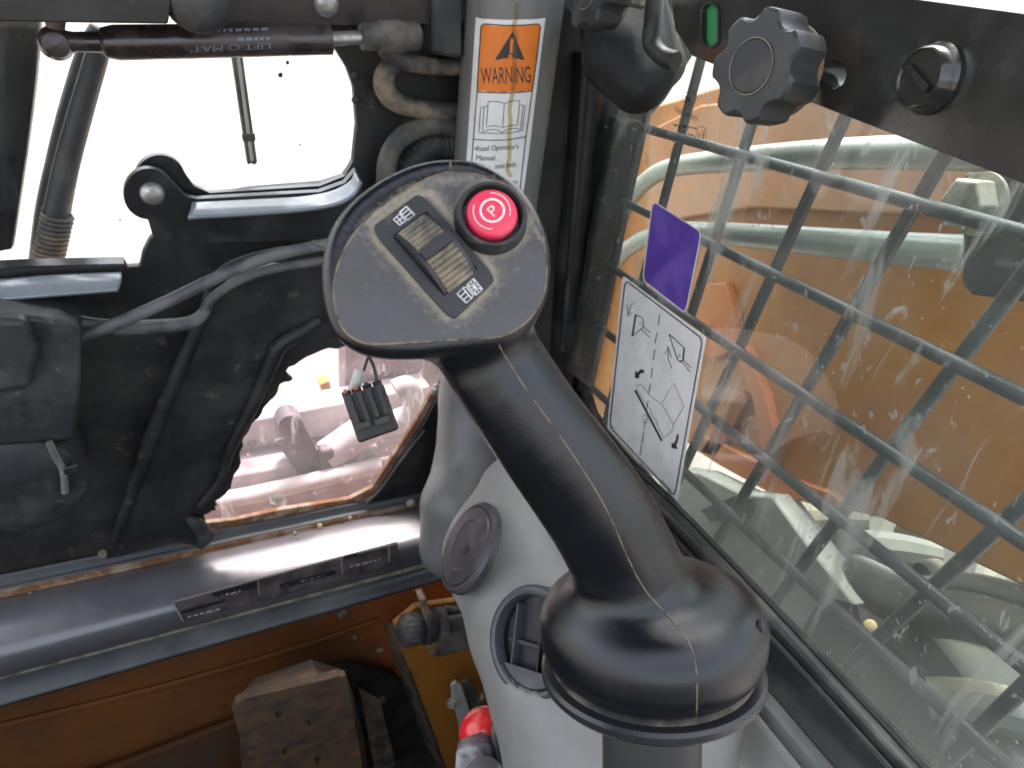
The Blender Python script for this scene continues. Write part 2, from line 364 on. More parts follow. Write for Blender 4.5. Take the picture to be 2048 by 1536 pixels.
def glassmat(name, haze, tint, streaks=1.0, low=None, dcol=(.42, .45, .40)):
    mt = bpy.data.materials.new(name); mt.use_nodes = True; t = mt.node_tree; L = t.links.new; t.nodes.remove(t.nodes['Principled BSDF']); out = t.nodes['Material Output']
    tr = t.nodes.new('ShaderNodeBsdfTransparent'); tr.inputs[0].default_value = (*tint, 1)
    gl = t.nodes.new('ShaderNodeBsdfGlossy'); gl.inputs['Roughness'].default_value = .04; gl.inputs[0].default_value = (1, 1, 1, 1)
    fr = t.nodes.new('ShaderNodeFresnel'); fr.inputs[0].default_value = 1.4; ge = t.nodes.new('ShaderNodeNewGeometry'); iv = t.nodes.new('ShaderNodeMath'); iv.operation = 'SUBTRACT'; iv.inputs[0].default_value = 1; L(ge.outputs['Backfacing'], iv.inputs[1]); fm = t.nodes.new('ShaderNodeMath'); fm.operation = 'MULTIPLY'; L(fr.outputs[0], fm.inputs[0]); L(iv.outputs[0], fm.inputs[1])
    df = t.nodes.new('ShaderNodeBsdfDiffuse'); df.inputs[0].default_value = (*dcol, 1); tl = t.nodes.new('ShaderNodeBsdfTranslucent'); tl.inputs[0].default_value = (*dcol, 1)
    dm = t.nodes.new('ShaderNodeMixShader'); dm.inputs[0].default_value = .5; L(df.outputs[0], dm.inputs[1]); L(tl.outputs[0], dm.inputs[2])
    g = t.nodes.new('ShaderNodeMixShader'); L(fm.outputs[0], g.inputs[0]); L(tr.outputs[0], g.inputs[1]); L(gl.outputs[0], g.inputs[2])
    tc = t.nodes.new('ShaderNodeTexCoord')
    def mth(op, a, b):
        x = t.nodes.new('ShaderNodeMath'); x.operation = op
        for s, i in ((a, 0), (b, 1)):
            if isinstance(s, (int, float)): x.inputs[i].default_value = s
            else: L(s, x.inputs[i])
        return x.outputs[0]
    def ramp(src, a, b, c=0., d=1.):
        r = t.nodes.new('ShaderNodeMapRange'); r.inputs[1].default_value = a; r.inputs[2].default_value = b; r.inputs[3].default_value = c; r.inputs[4].default_value = d; r.clamp = True; L(src, r.inputs[0]); return r.outputs[0]
    def noise(s, stretch, d=6, r=.65, off=0):
        mp = t.nodes.new('ShaderNodeMapping'); mp.inputs['Scale'].default_value = stretch; mp.inputs['Location'].default_value = (off, off, off); L(tc.outputs['Object'], mp.inputs[0])
        n = t.nodes.new('ShaderNodeTexNoise'); n.inputs['Scale'].default_value = s; n.inputs['Detail'].default_value = d; n.inputs['Roughness'].default_value = r; n.inputs['Distortion'].default_value = .6; L(mp.outputs[0], n.inputs[0]); return n.outputs[0]
    h = ramp(noise(7, (1, 1, 1)), .3, .75, haze*.4, haze*1.7)
    f = h
    st = ramp(noise(24, (1, 1, .2)), .57, .64, 0, .42*streaks); f = mth('MAXIMUM', f, st)
    sp = ramp(noise(60, (1, 1, .7), 4, .6, 3), .64, .68, 0, .5*streaks); f = mth('MAXIMUM', f, sp)
    vo = t.nodes.new('ShaderNodeTexVoronoi'); vo.inputs['Scale'].default_value = 110; L(tc.outputs['Object'], vo.inputs[0])
    f = mth('MAXIMUM', f, mth('MULTIPLY', ramp(vo.outputs['Distance'], .10, .16, .65*streaks, 0), ramp(noise(11, (1, 1, 1), 2, .5, 9), .5, .62)))
    if low:
        sx = t.nodes.new('ShaderNodeSeparateXYZ'); L(tc.outputs['Object'], sx.inputs[0])
        # grime piled up along the lower seal: height above the seal line z = low[0] + low[1]*y
        zz = mth('SUBTRACT', sx.outputs[2], mth('ADD', mth('MULTIPLY', sx.outputs[1], low[1]), low[0]))
        f = mth('MAXIMUM', f, mth('MULTIPLY', ramp(zz, 0, low[2], .30, .0), ramp(noise(9, (1, 1, 1), 5, .6, 5), .2, .6, .55, 1.0)))
    f = mth('MINIMUM', f, .8)
    o = t.nodes.new('ShaderNodeMixShader'); L(f, o.inputs[0]); L(g.outputs[0], o.inputs[1]); L(dm.outputs[0], o.inputs[2]); L(o.outputs[0], out.inputs[0])
    return mt

# ================================================================== ground
G = 3000; gv = [(-G, -G, 0), (G, -G, 0), (G, G, 0), (-G, G, 0)]
tag(obj('ground', gv, [[0, 1, 2, 3]], m_ground, smooth=False, loc=(0, 0, 0)), kind='structure')
# cab roof slab added outside the frame, sized to shade the interior
rf = thing('shade_roof', 'unseen black roof slab added to shade the cab, above the window rail', 'roof', (0, .1, 1.93))
box('shade_roof_panel', (-.11, .66, 1.98), (.47, 0, 0), (0, .62, 0), (0, 0, .02), m_black, rf)
# lower cab walls and floor, unseen, added to block light bounced off the ground
cw = thing('added_cab_shell', 'unseen dark lower cab walls added to block light bounced off the ground', 'cab', (0, 0, .3))
box('left_wall', (-.62, .05, .52), (.012, 0, 0), (0, .72, 0), (0, 0, .44), m_blackmatt, cw)
box('rear_wall', (-.1, -.66, .65), (.50, 0, 0), (0, .012, 0), (0, 0, .55), m_blackmatt, cw)
box('cab_floor', (-.1, .1, .08), (.50, 0, 0), (0, .76, 0), (0, 0, .01), m_blackmatt, cw)
slab('right_wall', [(.40, -.66, .1), (.40, .95, .1), (.40, .95, .93), (.40, .3, 1.04), (.40, -.66, 1.2)], (.008, 0, 0), m_blackmatt, cw, bevel=0)

# ================================================================== side window
GX = .37
Gl = [(1178, 775), (1215, 862), (1357, 1010), (1588, 1248), (1865, 1536), (1980, 1655)]
win = thing('side_window', 'dusty side window pane with purple and white stickers beside the control lever', 'window', PX(1400, 1100, GX))
glp = [PX(1080, -60, GX), PX(2500, -160, GX), PX(2500, 1800, GX)]+[PX(a, b, GX) for a, b in Gl[::-1]]+[PX(1080, 700, GX)]
e0, e1 = PX(1357, 1010, GX)-rootloc(win), PX(1865, 1536, GX)-rootloc(win); slp = (e1[2]-e0[2])/(e1[1]-e0[1])
m_glass = glassmat('side_glass', .065, (.92, .97, .94), 1.0, low=(e0[2]-slp*e0[1], slp, .10), dcol=(.40, .40, .37))
pan = slab('pane', glp, (.004, 0, 0), m_glass, win, bevel=0, smooth=False)
rows = {
 1: [(1178, 800), (1225, 893), (1372, 1040), (1572, 1252), (1835, 1536), (1945, 1655)],
 2: [(1178, 835), (1270, 975), (1395, 1120), (1537, 1262), (1787, 1536), (1895, 1655)],
 3: [(1178, 930), (1265, 1070), (1365, 1190), (1505, 1352), (1662, 1536), (1760, 1655)],
 4: [(1178, 955), (1250, 1090), (1340, 1210), (1478, 1380), (1605, 1536), (1700, 1655)],
 5: [(1100, 1010), (1150, 1150), (1200, 1280), (1290, 1440), (1330, 1560), (1350, 1680)]}
def rowx(pts, x): return [PX(a, b, x) for a, b in pts]
loft('glass_seal', [rowx(Gl, .3685), rowx([((a+c)/2, (b+d)/2) for (a, b), (c, d) in zip(Gl, rows[1])], .3655), rowx(rows[1], .366)], m_seal, win, thick=.004, n=8)
fr = thing('window_frame', 'black metal lower frame running under the dusty side window', 'window frame', PX(1560, 1350, .35))
loft('frame_lip', [rowx(rows[1], .3625), rowx([((a+c)/2, (b+d)/2) for (a, b), (c, d) in zip(rows[1], rows[2])], .356), rowx(rows[2], .3565)], m_seal, fr, thick=.004, n=8)
loft('frame_panel', [rowx(rows[2], .352), rowx([((a+c)/2, (b+d)/2) for (a, b), (c, d) in zip(rows[2], rows[3])], .346), rowx(rows[3], .335)], m_black, fr, thick=.005, n=8)
loft('trim_channel', [rowx(rows[3], .331), rowx([((a+c)/2, (b+d)/2) for (a, b), (c, d) in zip(rows[3], rows[4])], .318), rowx(rows[4], .317)], m_ledge2, fr, thick=.004, n=8)
def jit(pts, dx, dy): return [(a+dx, b+dy) for a, b in pts]
tube('dirt_bead', [PX(a, b, .364) for a, b in jit(rows[1], -1, 1)], .0011, m_tan, win, seg=6)
tube('dirt_bead', [PX(a, b, .3545) for a, b in jit(rows[2], -2, 2)], .0011, m_tan, fr, seg=6)
tube('seal_bead', [PX(a, b, .3605) for a, b in jit(rows[1], -12, 10)], .0022, m_seal, fr, seg=8)
tube('seal_bead', [PX(a, b, .359) for a, b in jit(rows[1], -24, 15)], .0018, m_rubber, fr, seg=8)
tube('trim_rod', [PX(a, b, .330) for a, b in jit(rows[3], -4, 3)], .0038, m_rod, fr, seg=10)
tube('trim_rod', [PX(a, b, .322) for a, b in jit(rows[3], -34, 18)], .0025, m_tan, fr, seg=8)
tp = thing('side_trim_panel', 'smooth light grey trim panel between lever and window frame', 'panel', PX(1450, 1500, .25))
loft('panel_skin', [rowx(rows[4], .3155), rowx([(a*.6+c*.4, b*.6+d*.4) for (a, b), (c, d) in zip(rows[4], rows[5])], .295), rowx([(a*.3+c*.7, b*.3+d*.7) for (a, b), (c, d) in zip(rows[4], rows[5])], .26), rowx(rows[5], .215)], m_grey, tp, thick=.004, n=8)
# stickers on the glass
fnp = lambda x, y: PX(x, y, .3693)
def sticker_slab(name, quad, r, x, mat, par): return slab(name, [PX(a, b, x) for a, b in rrect(quad, r)], (.0005, 0, 0), mat, par, bevel=0, smooth=False)
PQ = [(1305, 402), (1403, 464), (1371, 627), (1285, 560)]
ps = thing('purple_sticker', 'blank purple sticker with rounded corners above the white diagram sticker', 'sticker', PX(1345, 520, GX))
sticker_slab('sticker_face', PQ, .13, .3688, m_purple, ps)
art('sticker_border', lambda x, y: PX(x, y, .3686), [('line', rrect(PQ, .13), 2.2, True)], m_white, ps)
WQ = [(1245, 552), (1412, 675), (1354, 1001), (1214, 856)]
ws = thing('diagram_sticker', 'white pedal and bucket diagram sticker on the side window glass', 'sticker', PX(1310, 780, GX))
sticker_slab('sticker_face', WQ, .02, .3683, m_white, ws)
c6 = lambda pts: [(1150+a/2.926, 500+b/2.926) for a, b in pts]
fw = lambda x, y: PX(x, y, .3679)
art('border_line', fw, [('line', rrect([(1250, 560), (1405, 678), (1349, 993), (1219, 853)], .07), 2.4, True)], m_inkb, ws)
it = []
for k in range(7): # dashed axis
    pass
for a, b in (((495, 375), (488, 440)), ((480, 482), (468, 545)), ((466, 582), (458, 645)), ((452, 690), (445, 748)), ((440, 785), (432, 838)), ((428, 880), (418, 935)), ((412, 985), (404, 1048)), ((402, 1062), (392, 1128)), ((388, 1140), (380, 1205))): it.append(('line', c6([a, b]), 1.5))
it += [('line', c6([(355, 378), (392, 395), (402, 425), (398, 452), (335, 505)]), 1.6), ('line', c6([(355, 378), (335, 505)]), 3.4), ('line', c6([(398, 445), (440, 485)]), 1.4), ('line', c6([(385, 460), (435, 510)]), 1.4),
       ('circ', c6([(384, 433)])[0], 2.2, 3, .8), ('line', c6([(348, 310), (325, 325), (312, 385)]), 1.4), ('line', c6([(303, 318), (312, 388), (335, 365)]), 1.4),
       ('line', c6([(550, 492), (638, 572), (632, 645), (615, 655), (598, 640), (550, 492)]), 1.8), ('line', c6([(638, 572), (632, 645), (612, 655)]), 3.), ('circ', c6([(609, 620)])[0], 2.2, 3, .8),
       ('line', c6([(622, 650), (672, 712)]), 1.4), ('line', c6([(632, 640), (678, 690)]), 1.4), ('line', c6([(566, 692), (545, 640), (543, 565)]), 1.3), ('line', c6([(524, 612), (543, 562), (565, 632)]), 1.3),
       ('line', c6([(352, 820), (508, 1118)]), 4.2),
       ('line', c6([(360, 805), (365, 790), (385, 788), (412, 815), (430, 845), (505, 905), (512, 890), (578, 778), (637, 918), (575, 1020), (572, 1050), (545, 1080), (520, 1100)]), .9), ('line', c6([(510, 905), (575, 1020)]), .8),
       ('line', c6([(362, 812), (400, 880), (440, 930), (455, 975), (478, 1000), (480, 1020), (520, 1100)]), .8), ('circ', c6([(410, 990)])[0], 5.5, 8, .8),
       ('poly', c6([(350, 750), (352, 705), (366, 716), (384, 698), (404, 702), (402, 722), (388, 720), (375, 730), (376, 750)])),
       ('poly', c6([(563, 1128), (577, 1132), (590, 1110), (594, 1080), (607, 1078), (604, 1115), (592, 1140), (600, 1165), (566, 1160)]))]+worn(c6([(508, 1350)])[0], c6([(565, 1415)])[0], (.9, -1.2), 9)+worn(c6([(216, 1030)])[0], c6([(232, 1048)])[0], (.8, -1), 3)
art('diagram_axis', fw, it[:9], m_ink, ws).__setitem__('kind', 'stuff')
art('bucket_symbol', fw, it[9:16], m_ink, ws)
art('bucket_symbol', fw, it[16:23], m_ink, ws)
art('pedal_symbol', fw, it[23:27], m_ink, ws)
art('arrow_symbol', fw, it[27:28], m_ink, ws); art('arrow_symbol', fw, it[28:29], m_ink, ws)
art('fine_print', fw, it[29:], m_ink, ws).__setitem__('kind', 'stuff')
# etched glass mark, read mirrored from inside
fe = lambda x, y: PX(x, y, .3694)
c5 = lambda pts: [(1300+a/9.6, 160+b/9.6) for a, b in pts]
art('glass_marking', fe, [('text', 'TEMPERED', c5([(905, 810)])[0], c5([(462, 590)])[0], (1.6, -9.5)), ('line', c5([(760, 205), (620, 270), (610, 330), (650, 410), (740, 490), (860, 440), (900, 330), (860, 250)]), 1, True),
    ('poly', c5([(672, 310), (700, 315), (705, 380), (735, 340), (770, 350), (785, 430), (760, 430), (745, 375), (725, 425), (685, 415)])), ('circ', c5([(995, 1050)])[0], 9.5, 17.5, 1.1, (0, 360), -8),
    ('text', 'E', c5([(1035, 1140)])[0], c5([(975, 1115)])[0], (1.5, -15)), ('text', '1', c5([(955, 1110)])[0], c5([(935, 1105)])[0], (.8, -9)), ]+worn(c5([(890, 945)])[0], c5([(415, 870)])[0], (.5, -3.5), 9)+worn(c5([(870, 1100)])[0], c5([(700, 1040)])[0], (.5, -3.5), 4), m_ink, pan)

# ================================================================== mesh guard outside
mg = thing('window_mesh_guard', 'dark welded mesh guard of crossing rods outside the side window', 'mesh guard', PX(1600, 700, .40))
Hs = [[(1300, 262), (1620, 340), (2048, 475)], [(1255, 408), (1404, 480), (1662, 598), (1850, 705)], [(1229, 538), (1447, 685), (1850, 951)], [(1201, 657), (1396, 814), (1663, 1006), (2048, 1350)], [(1177, 770), (1373, 944), (1471, 1038), (1693, 1248), (1951, 1471)]]
Vs = [[(1404, 125), (1322, 410)], [(1502, 258), (1416, 520)], [(1689, 238), (1635, 351), (1553, 527), (1485, 691), (1372, 927)], [(1881, 332), (1834, 410), (1710, 606), (1591, 807), (1471, 1023)], [(2048, 560), (1850, 800), (1697, 1006), (1596, 1147)], [(2048, 1006), (1865, 1178), (1764, 1268)], [(2048, 1385), (1932, 1475)]]
for h in Hs:
    q = np.array([PX(a, b, .402) for a, b in h]); co = np.polyfit(q[:, 1], q[:, 2], 1)
    tube('cross_rod', [(.402, .95, np.polyval(co, .95)), (.402, .5, np.polyval(co, .5)), (.402, .02, np.polyval(co, .02))], .0053, m_rod, mg, seg=12, curve=False)
q = np.array([PX(a, b, .402) for a, b in Hs[4]]); co = np.polyfit(q[:, 1], q[:, 2], 1)
tube('cross_rod', [(.402, .95, np.polyval(co, .95)-.1), (.402, .02, np.polyval(co, .02)-.1)], .0053, m_rod, mg, curve=False)
for v in Vs:
    q = np.array([PX(a, b, .411) for a, b in v]); y0 = q[:, 1].mean(); s_ = (q[-1, 1]-q[0, 1])/(q[-1, 2]-q[0, 2]); zc = q[:, 2].mean()
    s_ = -.06-(y0 < .35)*.02 if abs(s_) > .4 or len(v) < 3 else s_
    tube('upright_rod', [(.411, y0+s_*(z-zc), z) for z in (1.52, 1.2, .86)], .0055, m_rod, mg, curve=False)
tube('upright_rod', [(.411, .86, 1.52), (.411, .88, .86)], .0055, m_rod, mg, curve=False)

# ================================================================== window rail, knobs
RX = .335
rail = thing('window_rail', 'glossy black rail across the top of the side window', 'rail', PX(1750, 120, RX))
rp = [(1338, -40), (1600, -100), (1700, -50), (1830, -2), (2048, 27), (2400, 75), (2600, 110), (2600, 570), (2400, 500), (2048, 368), (1720, 243), (1385, 112), (1350, 60)]
slab('rail_body', [PX(a, b, RX) for a, b in rp], (.02, 0, 0), m_bar, rail, holes=[[PX(1420+15*math.cos(a)*(1), 50+0*a+(26 if math.sin(a) > 0 else -26)+17*math.sin(a), RX) for a in np.linspace(0, 2*math.pi, 24, endpoint=False)], [PX(1668+24*math.cos(a), 148+28*math.sin(a), RX) for a in np.linspace(0, 2*math.pi, 20, endpoint=False)]], bevel=.002)
slab('green_lens', [PX(1423+14*math.cos(a), 50+(28 if math.sin(a) > 0 else -28)+14*math.sin(a), RX+.004) for a in np.linspace(0, 2*math.pi, 24, endpoint=False)], (.003, 0, 0), m_green, rail)
art('slot_rim', lambda x, y: PX(x, y, RX-.0012), [('line', [(1419+17*math.cos(a), 50+(26 if math.sin(a) > 0 else -26)+18*math.sin(a)) for a in np.linspace(0, 2*math.pi, 30, endpoint=False)], 4, True)], m_rubber, rail)
bc = PX(1868, 158, RX)
lathe('boss_plug', bc+np.array([.001, 0, 0]), (-1, 0, 0), [(.0185, 0), (.0190, .003), (.0175, .006), (.0165, .0105), (.0150, .012), (.0142, .0108), (.001, .0102)], m_bar, rail)
box('plug_slot', bc+np.array([-.0108, 0, 0]), (.0012, 0, 0), (0, .0105, .004), (0, -.0006, .0018), m_black, rail, bevel=0)
def star_knob(face_px, face_x, back_x, R, label, ang=0):
    C = PX(*face_px, face_x); R = R*1.03; k = thing('star_knob', label, 'knob', C, 'star knobs clamping the window rail')
    th = .030; ax = unit([1., .30, -.08])
    u = unit(np.cross([0, 0, 1.], ax)); v = np.cross(ax, u); N = 98; pts = []
    for i in range(N):
        a = 2*math.pi*i/N; ph = ((a-ang)*7/(2*math.pi)) % 1; d = min(ph, 1-ph)*2    # 0 at scallop centre
        r = R*(1-.17*max(0, 1-(d/.60)**2)**.8); pts.append((a, r))
    rings = [(.0, -.0), (.70, -.0), (.93, .0), (.985, .0016), (1., .004), (1., .024), (.97, th)]
    V = []; F = []
    for sidx, (s, h) in enumerate(rings[1:]):
        for a, r in pts: 
            rr = r*s if s > .8 else R*s*.9
            V.append(C+ax*h+(u*math.cos(a)+v*math.sin(a))*rr)
    nr = len(rings)-1
    for i in range(nr-1):
        for j in range(N):
            a, b = i*N+j, i*N+(j+1) % N; F.append([a, a+N, b+N, b])
    F.append([(nr-1)*N+j for j in range(N)]); F.append(list(range(N)))
    obj('grip', V, F, m_knob, k, angle=30)
    lathe('cap_disc', C+ax*.001, -ax, [(.0165, 0), (.0165, .0016), (.0158, .0022), (.001, .0021)], m_rubber, k)
    art('cap_rim', lambda x, y: C-ax*.0012+u*(x*.001)+v*(y*.001), [('circ', (0, 0), 17.3, 17.3, .7)], m_tan, k)
    lathe('washer', C+ax*th, ax, [(R*.80, 0), (R*.86, .001), (R*.86, .003), (R*.8, .004)], m_rusty, k)
    lathe('threaded_stem', C+ax*(th+.004), ax, [(.008, 0), (.008, back_x-face_x)], m_steel, k, seg=16)
    return k
m_knob = M('knob_plastic', (.035, .038, .04), .42, col2=(.07, .075, .075), sc=30, thr=(.5, .75), col3=(.25, .25, .24), sc3=120, thr3=(.72, .8), bump=.2, bsc=700)
star_knob((1503, 133), .282, .31, .0345, 'large black star knob on the rail nearest the green slot', .25)
star_knob((1172, -22), .262, .30, .0345, 'black star knob cut by the top edge beside the grey pillar', .9)
# rubber bracket under the rail's left end
br = thing('rail_bracket', 'black moulded bracket holding the left end of the window rail', 'bracket', P(1290, 130, .78))
bq = [P(1240, -30, .78), P(1235, 110, .77), P(1275, 165, .765), P(1300, 20, .77), P(1330, 130, .76), P(1200, 60, .80)]
def f_br(X, Y, Z):
    d = sd_caps(X, Y, Z, bq[0], bq[1], .030, .034); d = smin(d, sd_caps(X, Y, Z, bq[1], bq[2], .034, .032), .02); d = smin(d, sd_caps(X, Y, Z, bq[3], bq[4], .020, .022), .015)
    return smin(d, sd_caps(X, Y, Z, bq[5], bq[1], .022, .02), .02)
bb = np.array(bq); V, F = sdf_mesh(f_br, bb.min(0)-.05, bb.max(0)+.05, .0035)
m_brk = M('bracket_rubber', (.02, .022, .024), .52, col2=(.06, .058, .05), sc=16, thr=(.48, .7), col3=(.2, .18, .15), sc3=40, thr3=(.64, .76), bump=.3, bsc=100)
m_brk2 = M('bracket_body_rubber', (.016, .017, .018), .65, spec=.25, col2=(.05, .048, .042), sc=16, thr=(.48, .7), col3=(.17, .15, .12), sc3=40, thr3=(.64, .76), bump=.3, bsc=100)
obj('bracket_body', V, F, m_brk2, br, angle=180)
tube('bracket_strap', [P(1312, -40, .70), P(1306, 40, .70), P(1303, 85, .705), P(1325, 112, .70), P(1352, 122, .69)], .009, m_brk, br)

# ================================================================== corner post behind pillar
cp = thing('corner_post', 'dark corner post standing between grey pillar and side window', 'post', PF(1170, 900, .03))
pA = FA+NV*.05
pp = [(1040, -60), (1400, -60), (1385, 112), (1330, 200), (1291, 243), (1268, 330), (1232, 480), (1178, 778), (1185, 900), (1200, 1000), (1020, 1000), (1020, 500)]
slab('post_face', [PN(a, b, pA, NV) for a, b in pp], -NV*.03, m_blackmatt, cp)
def strip(name, line, r, off, mat, par, **k): return tube(name, [PF(a, b, off) for a, b in line], r, mat, par, **k)
strip('post_rib', [(1178, 100), (1160, 300), (1130, 600), (1118, 860)], .022, .05, m_black, cp)
strip('post_seam', [(1175, 0), (1163, 200), (1148, 420), (1125, 700)], .004, .072, m_brk, cp)
strip('post_rib', [(1268, 250), (1238, 420), (1205, 600), (1165, 800)], .014, .062, m_brk, cp)
pq = [PF(a, b, .095) for a, b in ((1238, 238), (1290, 246), (1250, 420), (1205, 415))]
slab('post_cover', [PF(a, b, .085) for a, b in ((1236, 236), (1291, 245), (1236, 500), (1188, 740), (1150, 735), (1190, 480))], -NV*.02, m_brk, cp, bevel=.004)

# ================================================================== grey pillar
pc = np.array([.222, .85]); PR = .054
pil = thing('corner_pillar', 'rounded grey corner pillar carrying the orange warning label', 'pillar', (*pc, .6))
ztop = EYE[2]+.35; zj = PN(960, 620, np.array([*pc, 0]), np.array([0, 1., 0]))[2]
def pp_(px, py): q = PN(px, py, np.array([*pc, 0.]), NV); return q
segs = [(pp_(951, 640), PR), (PF(950, 800, .085), .051), (PF(938, 930, .125), .050), (PF(914, 1010, .165), .0505), (PF(905, 1092, .185), .0475)]
def f_pl(X, Y, Z):
    d = None
    a0 = np.array([*pc, zj+.3]); a1 = np.array([*pc, segs[0][0][2]]); d = sd_caps(X, Y, Z, a0, a1, PR, PR)
    for i in range(len(segs)-1): d = smin(d, sd_caps(X, Y, Z, (a1 if i == 0 else segs[i][0]), segs[i+1][0], segs[i][1], segs[i+1][1]), .008)
    return d
V, F = sdf_mesh(f_pl, (pc[0]-.2, pc[1]-.24, segs[-1][0][2]-.07), (pc[0]+.1, pc[1]+.1, zj+.02), .004)
obj('pillar_foot', V, F, m_pillar, pil, angle=180)
lathe('pillar_tube', (*pc, zj-.01), (0, 0, 1), [(PR, 0), (PR, .2), (PR, .4), (PR, ztop-zj)], m_pillar, pil, seg=72)
def PCyl(px, py, R=PR+.0006):
    r = ray(px, py); o = EYE[:2]-pc; a = r[:2]@r[:2]; b = 2*(o@r[:2]); c = o@o-R*R; dsc = b*b-4*a*c
    t = (-b-math.sqrt(max(dsc, 0)))/(2*a); return EYE+r*t
cL = lambda pts: [(900+a/4.04, 20+b/4.04) for a, b in pts]
outl = cL([(208, 60), (330, 74), (450, 80), (600, 76), (772, 65), (700, 640), (645, 1100), (600, 1430), (560, 1700), (90, 1700), (135, 1170), (170, 640)])
wl = art('warning_label', lambda x, y: PCyl(x, y, PR+.0005), [('poly', outl, 9)], m_white, pil, label='white label with orange warning header on grey pillar')
f1 = lambda x, y: PCyl(x, y, PR+.0008); f2 = lambda x, y: PCyl(x, y, PR+.0011)
ob = cL([(250, 135), (262, 118), (280, 112), (450, 125), (600, 122), (705, 112), (724, 120), (730, 140), (700, 400), (665, 655), (560, 666), (440, 670), (330, 668), (218, 662), (232, 400)])
art('label_header', f1, [('poly', ob, 9)], m_warn, wl)
art('label_frame', f2, [('line', ob, 2.2, True, 8), ('line', cL([(218, 665), (198, 900), (178, 1180), (150, 1600)]), 1.8, False, 10), ('line', cL([(665, 655), (615, 1020), (570, 1420), (550, 1600)]), 1.8, False, 10), ('line', cL([(190, 1045), (300, 1052), (440, 1052), (530, 1040), (615, 1022)]), 1.8, False, 8),
    ('line', cL([(308, 740), (375, 738), (440, 755), (425, 948), (360, 935), (293, 942)]), 1.4, True, 8), ('line', cL([(440, 755), (500, 735), (565, 732), (545, 930), (485, 935), (425, 948)]), 1.4, True, 8),
    ('line', cL([(303, 775), (275, 782), (262, 985), (330, 965), (380, 968), (420, 990), (460, 965), (530, 955), (570, 968), (590, 770), (567, 765)]), 1.3, False, 8), ('line', cL([(275, 785), (248, 788), (232, 992), (330, 996), (420, 998), (500, 992), (585, 972), (608, 775), (590, 768)]), 1.3, False, 8)], m_ink, wl)
art('label_text', f2, [('text', 'WARNING', cL([(252, 600)])[0], cL([(655, 586)])[0], (-1.5, -33)), ('text', '•Read Operator\'s', cL([(196, 1143)])[0], cL([(555, 1122)])[0], (.6, -10.5)), ('text', 'Manual.', cL([(210, 1215)])[0], cL([(375, 1215)])[0], (.8, -10.5)),
    ('text', 'seat belt.', cL([(365, 1283)])[0], cL([(540, 1266)])[0], (.8, -10.5)), ('text', 'ry.', cL([(505, 1405)])[0], cL([(552, 1400)])[0], (.8, -9))], m_ink, wl)
art('hazard_triangle', f2, [('poly', cL([(505, 175), (512, 178), (600, 395), (596, 403), (372, 403), (365, 396)]), 8)], m_ink, wl)
f3 = lambda x, y: PCyl(x, y, PR+.0014)
art('exclamation_mark', f3, [('poly', cL([(488, 240), (500, 228), (515, 240), (506, 350), (482, 350)])), ('poly', [(cL([(487, 374)])[0][0]+4*math.cos(a), cL([(487, 374)])[0][1]+4*math.sin(a)) for a in np.linspace(0, 6.28, 14, endpoint=False)])], m_warn, wl)
drip = cL([(540, -60), (535, 60), (520, 110), (515, 160), (535, 230), (520, 300), (525, 380), (518, 480), (515, 600), (500, 700), (480, 800), (488, 900), (478, 1000), (480, 1100), (478, 1200), (465, 1290), (495, 1350)])
m_drip2 = glassmat('resin_run', .22, (.9, .82, .62), 0, dcol=(.5, .42, .28))
art('resin_drip', lambda x, y: PCyl(x, y, PR+.0018), [('line', smooth_path([np.array(q) for q in drip], 4), 8.5, False)], m_drip2, wl)
art('lower_label', f1, [('poly', [(903, 780), (935, 778), (940, 803), (905, 806)], 8)], m_white, pil)
art('lower_label_print', f2, [('circ', (918, 795), 5, 6, 1.6, (40, 320))], m_ink, pil)

# ================================================================== grey console with air vents
con = thing('grey_console', 'moulded light grey console with round air vents behind the lever', 'console', P(1100, 1300, .6))
cs = [(P(1045, 1000, .70), .046), (P(1020, 1110, .665), .058), (P(1085, 1255, .61), .059), (P(1140, 1390, .57), .060), (P(1225, 1560, .54), .077), (P(1300, 1750, .52), .09)]
ex = [(P(1090, 1010, .72), .045), (P(1230, 1150, .66), .05), (P(1330, 1400, .56), .06)]
def f_con(X, Y, Z):
    d = sd_caps(X, Y, Z, cs[0][0], cs[1][0], cs[0][1], cs[1][1])
    for i in range(1, len(cs)-1): d = smin(d, sd_caps(X, Y, Z, cs[i][0], cs[i+1][0], cs[i][1], cs[i+1][1]), .02)
    for i in range(len(ex)-1): d = smin(d, sd_caps(X, Y, Z, ex[i][0], ex[i+1][0], ex[i][1], ex[i+1][1]), .03)
    # socket for the open vent
    r = np.sqrt((X-vC[0])**2+(Y-vC[1])**2+(Z-vC[2])**2); h = (X-vC[0])*vN[0]+(Y-vC[1])*vN[1]+(Z-vC[2])*vN[2]
    q = np.sqrt(np.maximum(r*r-h*h, 0)); cyl = np.maximum(q-.034, -(h+.03)); 
    return np.maximum(d, -cyl)
def nrm_img(px, py, c, dx, dy):
    r = unit(ray(px, py)); I = MW[:, 0]*dx+MW[:, 1]*dy; I = unit(I-r*(I@r)); return -r*c+I*math.sqrt(1-c*c)
def sdbody(X, Y, Z):
    d = sd_caps(X, Y, Z, cs[0][0], cs[1][0], cs[0][1], cs[1][1])
    for i in range(1, len(cs)-1): d = smin(d, sd_caps(X, Y, Z, cs[i][0], cs[i+1][0], cs[i][1], cs[i+1][1]), .02)
    for i in range(len(ex)-1): d = smin(d, sd_caps(X, Y, Z, ex[i][0], ex[i+1][0], ex[i][1], ex[i+1][1]), .03)
    return d
